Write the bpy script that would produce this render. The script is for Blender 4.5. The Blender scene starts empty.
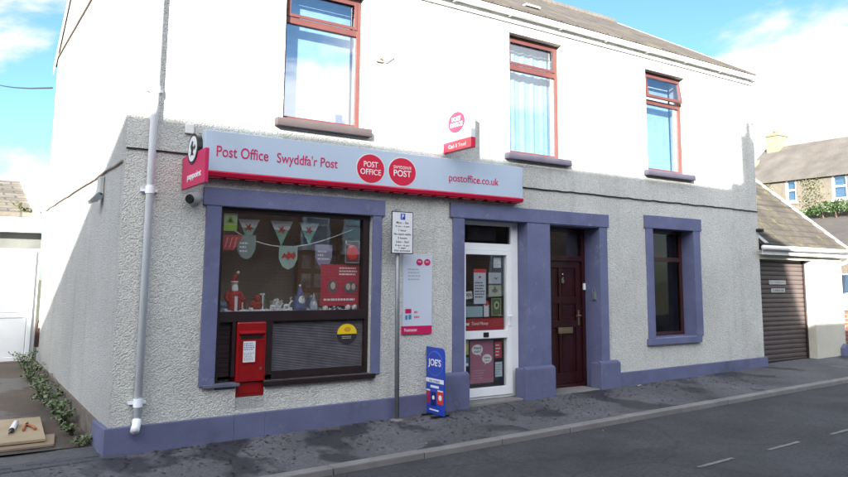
import bpy, bmesh, math, random
from mathutils import Vector, Matrix
R = math.radians
random.seed(7)
sc = bpy.context.scene
COL = sc.collection

# ------------------------------------------------------------------ camera
cam_d = bpy.data.cameras.new("camera")
cam = bpy.data.objects.new("camera", cam_d); COL.objects.link(cam)
_yaw, _pitch, _roll = R(33.47486), R(7.206633), R(.482778)
_F = Vector((math.sin(_yaw)*math.cos(_pitch), math.cos(_yaw)*math.cos(_pitch), math.sin(_pitch)))
_R = Vector((math.cos(_yaw), -math.sin(_yaw), 0)); _U = _R.cross(_F)
_R2 = _R*math.cos(_roll)+_U*math.sin(_roll); _U2 = -_R*math.sin(_roll)+_U*math.cos(_roll)
cam.matrix_world = Matrix(((_R2.x, _U2.x, -_F.x, -1.336186), (_R2.y, _U2.y, -_F.y, -7.0),
                           (_R2.z, _U2.z, -_F.z, 1.566427), (0, 0, 0, 1)))
cam_d.sensor_width = 36; cam_d.lens = 725.8246/848*36
cam_d.shift_y = -(238.5-187.52427)/848
cam_d.clip_end = 900; cam_d.clip_start = .05
sc.camera = cam

# ------------------------------------------------------------------ light
SUN = Vector((-.9, -1, .415)).normalized()
w = bpy.data.worlds.new("World"); sc.world = w; w.use_nodes = True
nt = w.node_tree; nt.nodes.clear()
def N(t, typ, **k):
    n = t.nodes.new(typ)
    for a, b in k.items(): setattr(n, a, b)
    return n
sky = N(nt, 'ShaderNodeTexSky', sky_type='NISHITA', sun_disc=False)
sky.sun_elevation = math.asin(SUN.z); sky.sun_rotation = math.atan2(SUN.x, SUN.y)
sky.air_density = 1.0; sky.dust_density = .6; sky.ozone_density = 1.6
tc = N(nt, 'ShaderNodeTexCoord'); mp = N(nt, 'ShaderNodeMapping'); mp.inputs['Scale'].default_value = (1, 1, 2.3)
mp.inputs['Location'].default_value = (.3, .15, .1)
no = N(nt, 'ShaderNodeTexNoise'); no.inputs['Scale'].default_value = 1.9; no.inputs['Detail'].default_value = 9; no.inputs['Roughness'].default_value = .55
no.inputs['Distortion'].default_value = .25
# more cloud towards +x (low, right) -- a bank of cumulus beyond the far house
sep = N(nt, 'ShaderNodeSeparateXYZ')
dp = N(nt, 'ShaderNodeVectorMath', operation='DOT_PRODUCT'); dp.inputs[1].default_value = Vector((.90, .42, -.12)).normalized()
bias = N(nt, 'ShaderNodeMapRange'); bias.inputs['From Min'].default_value = .78; bias.inputs['From Max'].default_value = .95
bias.inputs['To Min'].default_value = 0; bias.inputs['To Max'].default_value = .26
add = N(nt, 'ShaderNodeMath', operation='ADD')
ramp = N(nt, 'ShaderNodeMapRange', interpolation_type='SMOOTHSTEP'); ramp.inputs['From Min'].default_value = .53; ramp.inputs['From Max'].default_value = .61
mix = N(nt, 'ShaderNodeMixRGB'); mix.inputs[2].default_value = (8.6, 8.6, 8.7, 1)
bg = N(nt, 'ShaderNodeBackground'); bg.inputs[1].default_value = .075
out = N(nt, 'ShaderNodeOutputWorld')
L = nt.links.new
L(tc.outputs['Generated'], mp.inputs[0]); L(mp.outputs[0], no.inputs['Vector'])
L(tc.outputs['Generated'], dp.inputs[0]); L(dp.outputs['Value'], bias.inputs[0])
L(no.outputs['Fac'], add.inputs[0]); L(bias.outputs[0], add.inputs[1]); 
tint = N(nt, 'ShaderNodeMixRGB', blend_type='MULTIPLY'); tint.inputs[0].default_value = 1; tint.inputs[2].default_value = (.44, .60, .74, 1); L(sky.outputs[0], tint.inputs[1])
dp2 = N(nt, 'ShaderNodeVectorMath', operation='DOT_PRODUCT'); dp2.inputs[1].default_value = Vector((-.75, -1, .3)).normalized(); L(tc.outputs['Generated'], dp2.inputs[0])
b2 = N(nt, 'ShaderNodeMapRange'); b2.inputs['From Min'].default_value = .1; b2.inputs['From Max'].default_value = .7; b2.inputs['To Max'].default_value = .16; L(dp2.outputs['Value'], b2.inputs[0])
add2 = N(nt, 'ShaderNodeMath', operation='ADD'); L(add.outputs[0], add2.inputs[0]); L(b2.outputs[0], add2.inputs[1]); L(add2.outputs[0], ramp.inputs[0])  # extra cloud cover added out of view to brighten the shaded facade
# clouds round the sun made much brighter, as added light for the shaded facade
dp3 = N(nt, 'ShaderNodeVectorMath', operation='DOT_PRODUCT'); dp3.inputs[1].default_value = SUN; L(tc.outputs['Generated'], dp3.inputs[0])
b3 = N(nt, 'ShaderNodeMapRange', interpolation_type='SMOOTHSTEP'); b3.inputs['From Min'].default_value = .1; b3.inputs['From Max'].default_value = .95; b3.inputs['To Min'].default_value = 2.9; b3.inputs['To Max'].default_value = 10.5; L(dp3.outputs['Value'], b3.inputs[0])
cc_ = N(nt, 'ShaderNodeVectorMath', operation='SCALE'); cc_.inputs[0].default_value = (1, 1, 1.02); L(b3.outputs[0], cc_.inputs['Scale']); L(cc_.outputs[0], mix.inputs[2])
L(ramp.outputs[0], mix.inputs[0]); L(tint.outputs[0], mix.inputs[1]); L(mix.outputs[0], bg.inputs[0]); L(bg.outputs[0], out.inputs[0])
sl = bpy.data.lights.new("sun", 'SUN'); sl.energy = 5.0; sl.angle = R(.5); sl.color = (1, .95, .86)
so = bpy.data.objects.new("sun", sl); COL.objects.link(so); so.location = SUN*60
so.rotation_euler = SUN.to_track_quat('Z', 'Y').to_euler()
vs = sc.view_settings; vs.view_transform = 'Standard'; vs.look = 'None'; vs.gamma = 1; vs.use_curve_mapping = False
vs.exposure = 2.45
sc.render.engine = 'CYCLES'
sc.cycles.max_bounces = 8; sc.cycles.transparent_max_bounces = 16

# ------------------------------------------------------------------ materials
MATS = {}
def mat(name, col, rough=.7, var=.12, vscale=3.0, bump=0, bscale=60, btype='noise', dirt=0, dirtcol=None, dscale=.8,
        metal=0, spec=.4, coat=0, speck=0, wear=0, wearcol=(.24, .25, .31)):
    """principled; small-scale tone variation, optional speckle, large-scale dirt patches and bump"""
    if name in MATS: return MATS[name]
    m = bpy.data.materials.new(name); m.use_nodes = True; t = m.node_tree; t.nodes.clear(); L = t.links.new
    o = N(t, 'ShaderNodeOutputMaterial'); p = N(t, 'ShaderNodeBsdfPrincipled'); L(p.outputs[0], o.inputs[0])
    p.inputs['Roughness'].default_value = rough; p.inputs['Metallic'].default_value = metal
    p.inputs['Specular IOR Level'].default_value = spec
    if coat: p.inputs['Coat Weight'].default_value = coat; p.inputs['Coat Roughness'].default_value = .08
    c = N(t, 'ShaderNodeTexCoord')
    n1 = N(t, 'ShaderNodeTexNoise'); n1.inputs['Scale'].default_value = vscale; n1.inputs['Detail'].default_value = 6; L(c.outputs['Object'], n1.inputs['Vector'])
    mr = N(t, 'ShaderNodeMapRange'); mr.inputs['From Min'].default_value = .25; mr.inputs['From Max'].default_value = .75
    mr.inputs['To Min'].default_value = 1-var; mr.inputs['To Max'].default_value = 1+var; L(n1.outputs['Fac'], mr.inputs[0])
    mu = N(t, 'ShaderNodeVectorMath', operation='SCALE'); mu.inputs[0].default_value = col; L(mr.outputs[0], mu.inputs['Scale'])
    last = mu.outputs[0]
    if speck:
        v = N(t, 'ShaderNodeTexVoronoi'); v.inputs['Scale'].default_value = bscale; L(c.outputs['Object'], v.inputs['Vector'])
        r2 = N(t, 'ShaderNodeSeparateColor'); L(v.outputs['Color'], r2.inputs[0])
        m2 = N(t, 'ShaderNodeMapRange'); m2.inputs['To Min'].default_value = 1-speck; m2.inputs['To Max'].default_value = 1+speck*.6; L(r2.outputs[0], m2.inputs[0])
        s2 = N(t, 'ShaderNodeVectorMath', operation='SCALE'); L(last, s2.inputs[0]); L(m2.outputs[0], s2.inputs['Scale']); last = s2.outputs[0]
    if dirt:
        n2 = N(t, 'ShaderNodeTexNoise'); n2.inputs['Scale'].default_value = dscale; n2.inputs['Detail'].default_value = 8; n2.inputs['Roughness'].default_value = .62
        L(c.outputs['Object'], n2.inputs['Vector'])
        m3 = N(t, 'ShaderNodeMapRange', interpolation_type='SMOOTHSTEP'); m3.inputs['From Min'].default_value = .5; m3.inputs['From Max'].default_value = .72
        m3.inputs['To Max'].default_value = dirt; L(n2.outputs['Fac'], m3.inputs[0])
        mx = N(t, 'ShaderNodeMixRGB'); mx.inputs[2].default_value = (*(dirtcol or [x*.5 for x in col]), 1)
        L(m3.outputs[0], mx.inputs[0]); L(last, mx.inputs[1]); last = mx.outputs[0]
    if wear:
        n4 = N(t, 'ShaderNodeTexNoise'); n4.inputs['Scale'].default_value = 5.5; n4.inputs['Detail'].default_value = 10; n4.inputs['Roughness'].default_value = .75; L(c.outputs['Object'], n4.inputs['Vector'])
        m4 = N(t, 'ShaderNodeMapRange'); m4.inputs['From Min'].default_value = .58; m4.inputs['From Max'].default_value = .66; m4.inputs['To Max'].default_value = wear; L(n4.outputs['Fac'], m4.inputs[0])
        mw = N(t, 'ShaderNodeMixRGB'); mw.inputs[2].default_value = (*wearcol, 1); L(m4.outputs[0], mw.inputs[0]); L(last, mw.inputs[1]); last = mw.outputs[0]
    L(last, p.inputs['Base Color'])
    if bump:
        if btype == 'voronoi':
            b = N(t, 'ShaderNodeTexVoronoi'); b.inputs['Scale'].default_value = bscale; src = b.outputs['Distance']
        else:
            b = N(t, 'ShaderNodeTexNoise'); b.inputs['Scale'].default_value = bscale; b.inputs['Detail'].default_value = 5; src = b.outputs['Fac']
        L(c.outputs['Object'], b.inputs['Vector'])
        bp = N(t, 'ShaderNodeBump'); bp.inputs['Strength'].default_value = 1; bp.inputs['Distance'].default_value = bump
        L(src, bp.inputs['Height']); L(bp.outputs[0], p.inputs['Normal'])
    MATS[name] = m; return m

def course_mat(name, cols, axis_u, axis_v, bw, bh, mortar=.012, mcol=(.2, .19, .17), rough=.85, moss=0, bump=.006, offset=.5):
    """bricks, roof tiles or setts in courses, laid by the brick texture in object space"""
    m = bpy.data.materials.new(name); m.use_nodes = True; t = m.node_tree; t.nodes.clear(); L = t.links.new
    o = N(t, 'ShaderNodeOutputMaterial'); p = N(t, 'ShaderNodeBsdfPrincipled'); L(p.outputs[0], o.inputs[0]); p.inputs['Roughness'].default_value = rough
    c = N(t, 'ShaderNodeTexCoord'); s = N(t, 'ShaderNodeSeparateXYZ'); L(c.outputs['Object'], s.inputs[0])
    cb = N(t, 'ShaderNodeCombineXYZ'); L(s.outputs[axis_u], cb.inputs[0]); L(s.outputs[axis_v], cb.inputs[1])
    b = N(t, 'ShaderNodeTexBrick'); b.offset = offset; L(cb.outputs[0], b.inputs['Vector'])
    b.inputs['Color1'].default_value = (*cols[0], 1); b.inputs['Color2'].default_value = (*cols[1], 1); b.inputs['Mortar'].default_value = (*mcol, 1)
    b.inputs['Scale'].default_value = 1; b.inputs['Mortar Size'].default_value = mortar; b.inputs['Brick Width'].default_value = bw; b.inputs['Row Height'].default_value = bh
    n1 = N(t, 'ShaderNodeTexNoise'); n1.inputs['Scale'].default_value = 2.5; n1.inputs['Detail'].default_value = 8; L(c.outputs['Object'], n1.inputs['Vector'])
    mr = N(t, 'ShaderNodeMapRange'); mr.inputs['From Min'].default_value = .3; mr.inputs['From Max'].default_value = .7; mr.inputs['To Min'].default_value = .7; mr.inputs['To Max'].default_value = 1.3; L(n1.outputs['Fac'], mr.inputs[0])
    mu = N(t, 'ShaderNodeVectorMath', operation='SCALE'); L(b.outputs['Color'], mu.inputs[0]); L(mr.outputs[0], mu.inputs['Scale']); last = mu.outputs[0]
    if moss:
        n2 = N(t, 'ShaderNodeTexNoise'); n2.inputs['Scale'].default_value = 3.3; n2.inputs['Detail'].default_value = 9; n2.inputs['Roughness'].default_value = .7; L(c.outputs['Object'], n2.inputs['Vector'])
        m3 = N(t, 'ShaderNodeMapRange'); m3.inputs['From Min'].default_value = .55; m3.inputs['From Max'].default_value = .66; m3.inputs['To Max'].default_value = moss; L(n2.outputs['Fac'], m3.inputs[0])
        mx = N(t, 'ShaderNodeMixRGB'); mx.inputs[2].default_value = (.11, .11, .035, 1); L(m3.outputs[0], mx.inputs[0]); L(last, mx.inputs[1]); last = mx.outputs[0]
    L(last, p.inputs['Base Color'])
    bp = N(t, 'ShaderNodeBump'); bp.inputs['Distance'].default_value = bump; bp.invert = True; L(b.outputs['Fac'], bp.inputs['Height'])
    n3 = N(t, 'ShaderNodeTexNoise'); n3.inputs['Scale'].default_value = 45; L(c.outputs['Object'], n3.inputs['Vector'])
    b2 = N(t, 'ShaderNodeBump'); b2.inputs['Distance'].default_value = .004; L(n3.outputs['Fac'], b2.inputs['Height']); L(bp.outputs[0], b2.inputs['Normal']); L(b2.outputs[0], p.inputs['Normal'])
    MATS[name] = m; return m

def glass_mat(name, tint=(.9, .95, .95), base=.10, wob=.0006):
    m = bpy.data.materials.new(name); m.use_nodes = True; t = m.node_tree; t.nodes.clear(); L = t.links.new
    o = N(t, 'ShaderNodeOutputMaterial'); mx = N(t, 'ShaderNodeMixShader'); tr = N(t, 'ShaderNodeBsdfTransparent'); gl = N(t, 'ShaderNodeBsdfGlossy')
    tr.inputs[0].default_value = (*tint, 1); gl.inputs['Roughness'].default_value = .012
    lw = N(t, 'ShaderNodeLayerWeight'); lw.inputs['Blend'].default_value = .5; fr = N(t, 'ShaderNodeMath', operation='POWER'); fr.inputs[1].default_value = 3.5; L(lw.outputs['Facing'], fr.inputs[0]); ad = N(t, 'ShaderNodeMath', operation='ADD', use_clamp=True); ad.inputs[1].default_value = base*.7
    c = N(t, 'ShaderNodeTexCoord'); n = N(t, 'ShaderNodeTexNoise'); n.inputs['Scale'].default_value = 1.6; L(c.outputs['Object'], n.inputs['Vector'])
    bp = N(t, 'ShaderNodeBump'); bp.inputs['Distance'].default_value = wob*3.5; L(n.outputs['Fac'], bp.inputs['Height']); L(bp.outputs[0], gl.inputs['Normal'])
    L(fr.outputs[0], ad.inputs[0]); L(ad.outputs[0], mx.inputs[0]); L(tr.outputs[0], mx.inputs[1]); L(gl.outputs[0], mx.inputs[2]); L(mx.outputs[0], o.inputs[0])
    MATS[name] = m; return m

# pebble-dashed render with large pale/dark weathering and streaks
def dash_mat(name, col, s=62):
    m = bpy.data.materials.new(name); m.use_nodes = True; t = m.node_tree; t.nodes.clear(); L = t.links.new
    o = N(t, 'ShaderNodeOutputMaterial'); p = N(t, 'ShaderNodeBsdfPrincipled'); L(p.outputs[0], o.inputs[0]); p.inputs['Roughness'].default_value = .9; p.inputs['Specular IOR Level'].default_value = .2
    c = N(t, 'ShaderNodeTexCoord')
    v = N(t, 'ShaderNodeTexVoronoi', feature='SMOOTH_F1'); v.inputs['Scale'].default_value = s; v.inputs['Smoothness'].default_value = .4
    dn = N(t, 'ShaderNodeTexNoise'); dn.inputs['Scale'].default_value = 18; dn.inputs['Detail'].default_value = 3; L(c.outputs['Object'], dn.inputs['Vector'])
    va = N(t, 'ShaderNodeVectorMath', operation='MULTIPLY_ADD'); va.inputs[1].default_value = (.02, .02, .02); L(dn.outputs['Color'], va.inputs[0]); L(c.outputs['Object'], va.inputs[2])
    L(va.outputs[0], v.inputs['Vector'])
    n1 = N(t, 'ShaderNodeTexNoise'); n1.inputs['Scale'].default_value = 36; n1.inputs['Detail'].default_value = 9; n1.inputs['Roughness'].default_value = .62; L(c.outputs['Object'], n1.inputs['Vector'])
    hn = N(t, 'ShaderNodeMath', operation='MULTIPLY'); hn.inputs[1].default_value = .85; L(n1.outputs['Fac'], hn.inputs[0])
    h = N(t, 'ShaderNodeMath', operation='SUBTRACT'); L(hn.outputs[0], h.inputs[0]); L(v.outputs['Distance'], h.inputs[1])
    # tone: pits darker, bumps paler
    r1 = N(t, 'ShaderNodeMapRange'); r1.inputs['From Min'].default_value = -.35; r1.inputs['From Max'].default_value = .4; r1.inputs['To Min'].default_value = .74; r1.inputs['To Max'].default_value = 1.09; L(h.outputs[0], r1.inputs[0])
    n2 = N(t, 'ShaderNodeTexNoise'); n2.inputs['Scale'].default_value = .9; n2.inputs['Detail'].default_value = 9; n2.inputs['Roughness'].default_value = .6; L(c.outputs['Object'], n2.inputs['Vector'])
    r2 = N(t, 'ShaderNodeMapRange'); r2.inputs['From Min'].default_value = .3; r2.inputs['From Max'].default_value = .7; r2.inputs['To Min'].default_value = .84; r2.inputs['To Max'].default_value = 1.08; L(n2.outputs['Fac'], r2.inputs[0])
    mpn = N(t, 'ShaderNodeMapping'); mpn.inputs['Scale'].default_value = (7, 7, .35); L(c.outputs['Object'], mpn.inputs[0])
    n3 = N(t, 'ShaderNodeTexNoise'); n3.inputs['Scale'].default_value = 1; n3.inputs['Detail'].default_value = 5; L(mpn.outputs[0], n3.inputs['Vector'])
    r3 = N(t, 'ShaderNodeMapRange'); r3.inputs['From Min'].default_value = .55; r3.inputs['From Max'].default_value = .75; r3.inputs['To Min'].default_value = 1; r3.inputs['To Max'].default_value = .84; n5 = N(t, 'ShaderNodeTexNoise'); n5.inputs['Scale'].default_value = 15; n5.inputs['Detail'].default_value = 6; n5.inputs['Roughness'].default_value = .7; L(c.outputs['Object'], n5.inputs['Vector'])
    mm = N(t, 'ShaderNodeMath', operation='MULTIPLY_ADD'); mm.inputs[1].default_value = .55; L(n5.outputs['Fac'], mm.inputs[0]); L(n3.outputs['Fac'], mm.inputs[2])
    ms_ = N(t, 'ShaderNodeMath', operation='SUBTRACT'); ms_.inputs[1].default_value = .275; L(mm.outputs[0], ms_.inputs[0]); L(ms_.outputs[0], r3.inputs[0])
    a = N(t, 'ShaderNodeMath', operation='MULTIPLY'); L(r1.outputs[0], a.inputs[0]); L(r2.outputs[0], a.inputs[1])
    b = N(t, 'ShaderNodeMath', operation='MULTIPLY'); L(a.outputs[0], b.inputs[0]); L(r3.outputs[0], b.inputs[1])
    mu = N(t, 'ShaderNodeVectorMath', operation='SCALE'); mu.inputs[0].default_value = col; L(b.outputs[0], mu.inputs['Scale']); L(mu.outputs[0], p.inputs['Base Color'])
    bp = N(t, 'ShaderNodeBump'); bp.inputs['Distance'].default_value = .0135; bp.inputs['Strength'].default_value = .75; L(h.outputs[0], bp.inputs['Height']); L(bp.outputs[0], p.inputs['Normal'])
    MATS[name] = m; return m

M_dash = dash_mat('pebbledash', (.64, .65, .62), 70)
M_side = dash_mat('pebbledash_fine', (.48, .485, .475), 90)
M_lilac = mat('lilac_paint', (.120, .134, .245), .6, .13, 4, .004, 45, dirt=.5, dirtcol=(.07, .075, .13), dscale=1.6, wear=.6)
M_plinth = mat('lilac_plinth', (.112, .124, .222), .65, .15, 3, .004, 30, dirt=.55, dirtcol=(.04, .043, .06), dscale=1.4, wear=.6, wearcol=(.17, .18, .22))
M_tar = mat('old_tar_plinth', (.13, .115, .10), .9, .3, 8, .01, 25)
M_brownf = mat('mahogany_upvc', (.085, .030, .027), .38, .12, 5)
M_darkf = mat('dark_brown_wood', (.018, .010, .012), .42, .25, 7)
M_white = mat('white_upvc', (.74, .77, .80), .35, .04, 4)
M_wpaint = mat('white_paint', (.70, .71, .70), .6, .07, 3, dirt=.3, dirtcol=(.4, .39, .36), dscale=2)
M_pipe = mat('white_downpipe', (.80, .85, .90), .35, .05, 5, dirt=.15, dirtcol=(.35, .36, .36), dscale=5)
M_slate = course_mat('brown_roof_tiles', ((.05, .042, .036), (.07, .058, .05)), 0, 1, .3, .27, .014, (.03, .027, .024), moss=.5, bump=.02)
M_slate2 = course_mat('mossy_concrete_tiles', ((.042, .036, .029), (.058, .049, .039)), 0, 1, .30, .155, .012, (.03, .026, .02), moss=.85, bump=.025)
M_slate3 = mat('weathered_slate', (.085, .077, .07), .85, .28, 1.3, .02, 14, dirt=.5, dirtcol=(.09, .078, .062), dscale=.6)
M_red = mat('sign_red', (.55, .012, .05), .35, .05, 3)
M_pred = mat('post_box_red', (.25, .005, .007), .3, .14, 6, coat=.4, dirt=.3, dirtcol=(.18, .01, .012), dscale=5)
M_signgrey = mat('sign_pale_grey', (.44, .54, .66), .4, .05, 1.2, dirt=.35, dirtcol=(.33, .39, .44), dscale=1.5)
M_signwhite = mat('sign_white', (.66, .68, .70), .4, .03, 3)
M_mag = mat('magenta_panel', (.50, .012, .095), .38, .06, 3)
M_black = mat('black_plastic', (.012, .012, .014), .4, .1, 5)
M_grey = mat('galvanised_grey', (.22, .24, .26), .45, .15, 9, metal=.4)
M_lgrey = mat('pale_grey_plastic', (.42, .43, .42), .5, .1, 8)
M_blue = mat('poster_blue', (.02, .06, .42), .35, .05, 3)
M_navy = mat('sign_blue', (.02, .05, .33), .4, .05, 3)
M_yel = mat('sticker_yellow', (.75, .52, .02), .4, .05, 3)
M_door = mat('oxblood_door', (.026, .0055, .007), .28, .2, 6, coat=.3)
M_brass = mat('brass', (.45, .36, .2), .3, .15, 20, metal=.9)
M_chrome = mat('chrome', (.7, .7, .72), .15, .05, 10, metal=1)
M_inner = mat('shop_interior', (.11, .09, .075), .9, .2, 2)
M_curt = mat('net_curtain', (.48, .58, .68), .9, .12, 8)
M_blind = mat('dark_blind', (.06, .055, .06), .8, .2, 4)
M_asph = None
M_glass = glass_mat('window_glass', (.97, .98, .98), base=.17)
M_glassup = glass_mat('sky_window_glass', (.82, .89, .95), base=.38)
M_glassd = glass_mat('dark_glass', (.55, .55, .55), base=.03)

def ground_mat(name, col, wet, wetcol, wscale, wmin, wmax, crack=0, grain=.5, patch=0):
    m = bpy.data.materials.new(name); m.use_nodes = True; t = m.node_tree; t.nodes.clear(); L = t.links.new
    o = N(t, 'ShaderNodeOutputMaterial'); p = N(t, 'ShaderNodeBsdfPrincipled'); L(p.outputs[0], o.inputs[0])
    c = N(t, 'ShaderNodeTexCoord')
    n = N(t, 'ShaderNodeTexNoise'); n.inputs['Scale'].default_value = 30; n.inputs['Detail'].default_value = 7; n.inputs['Roughness'].default_value = .85; L(c.outputs['Object'], n.inputs['Vector'])
    r = N(t, 'ShaderNodeMapRange'); r.inputs['From Min'].default_value = .3; r.inputs['From Max'].default_value = .7; r.inputs['To Min'].default_value = 1-grain; r.inputs['To Max'].default_value = 1+grain; L(n.outputs['Fac'], r.inputs[0])
    n2 = N(t, 'ShaderNodeTexNoise'); n2.inputs['Scale'].default_value = 1.1; n2.inputs['Detail'].default_value = 7; L(c.outputs['Object'], n2.inputs['Vector'])
    r2 = N(t, 'ShaderNodeMapRange'); r2.inputs['From Min'].default_value = .3; r2.inputs['From Max'].default_value = .7; r2.inputs['To Min'].default_value = .68; r2.inputs['To Max'].default_value = 1.3; L(n2.outputs['Fac'], r2.inputs[0])
    a = N(t, 'ShaderNodeMath', operation='MULTIPLY'); L(r.outputs[0], a.inputs[0]); L(r2.outputs[0], a.inputs[1])
    mu = N(t, 'ShaderNodeVectorMath', operation='SCALE'); mu.inputs[0].default_value = col; L(a.outputs[0], mu.inputs['Scale']); last = mu.outputs[0]
    mpn = N(t, 'ShaderNodeMapping'); mpn.inputs['Scale'].default_value = (1, .75, 1); L(c.outputs['Object'], mpn.inputs[0])
    n3 = N(t, 'ShaderNodeTexNoise'); n3.inputs['Scale'].default_value = wscale; n3.inputs['Detail'].default_value = 3; n3.inputs['Roughness'].default_value = .5; n3.inputs['Distortion'].default_value = 0; L(mpn.outputs[0], n3.inputs['Vector'])
    r3 = N(t, 'ShaderNodeMapRange', interpolation_type='SMOOTHSTEP'); r3.inputs['From Min'].default_value = wmin; r3.inputs['From Max'].default_value = wmax; r3.inputs['To Max'].default_value = wet; L(n3.outputs['Fac'], r3.inputs[0])
    mx = N(t, 'ShaderNodeMixRGB'); mx.inputs[2].default_value = (*wetcol, 1); L(r3.outputs[0], mx.inputs[0]); L(last, mx.inputs[1]); last = mx.outputs[0]
    if crack:
        v = N(t, 'ShaderNodeTexVoronoi', feature='DISTANCE_TO_EDGE'); v.inputs['Scale'].default_value = crack
        va = N(t, 'ShaderNodeVectorMath', operation='MULTIPLY_ADD'); va.inputs[1].default_value = (.5, .5, .5); L(n2.outputs['Color'], va.inputs[0]); L(c.outputs['Object'], va.inputs[2]); L(va.outputs[0], v.inputs['Vector'])
        rc = N(t, 'ShaderNodeMapRange'); rc.inputs['From Min'].default_value = .0; rc.inputs['From Max'].default_value = .012; rc.inputs['To Min'].default_value = .7; rc.inputs['To Max'].default_value = 1; L(v.outputs[0], rc.inputs[0])
        s3 = N(t, 'ShaderNodeVectorMath', operation='SCALE'); L(last, s3.inputs[0]); L(rc.outputs[0], s3.inputs['Scale']); last = s3.outputs[0]
    L(last, p.inputs['Base Color'])
    rr = N(t, 'ShaderNodeMapRange'); rr.inputs['To Min'].default_value = .9; rr.inputs['To Max'].default_value = .45; L(r3.outputs[0], rr.inputs[0]); L(rr.outputs[0], p.inputs['Roughness'])
    bp = N(t, 'ShaderNodeBump'); bp.inputs['Distance'].default_value = .006; L(n.outputs['Fac'], bp.inputs['Height']); L(bp.outputs[0], p.inputs['Normal'])
    MATS[name] = m; return m
M_pave = ground_mat('pavement_tarmac', (.086, .087, .098), .85, (.024, .025, .031), 1.5, .52, .60, grain=.6)
M_road = ground_mat('road_asphalt', (.040, .041, .047), .55, (.019, .020, .024), 1.1, .52, .66, crack=.5, grain=.75)
M_lane = ground_mat('lane_tarmac', (.075, .058, .045), .8, (.03, .027, .027), 2.2, .5, .6, grain=.4)
M_kerb = mat('kerb_concrete', (.19, .185, .185), .85, .2, 5, .004, 60, dirt=.5, dirtcol=(.08, .08, .085), dscale=2.5)
M_earth = mat('earth_and_grass', (.07, .075, .04), .95, .3, 2)
M_mark = mat('worn_road_paint', (.17, .17, .17), .8, .3, 14, dirt=1, dirtcol=(.045, .046, .052), dscale=16)

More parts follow.
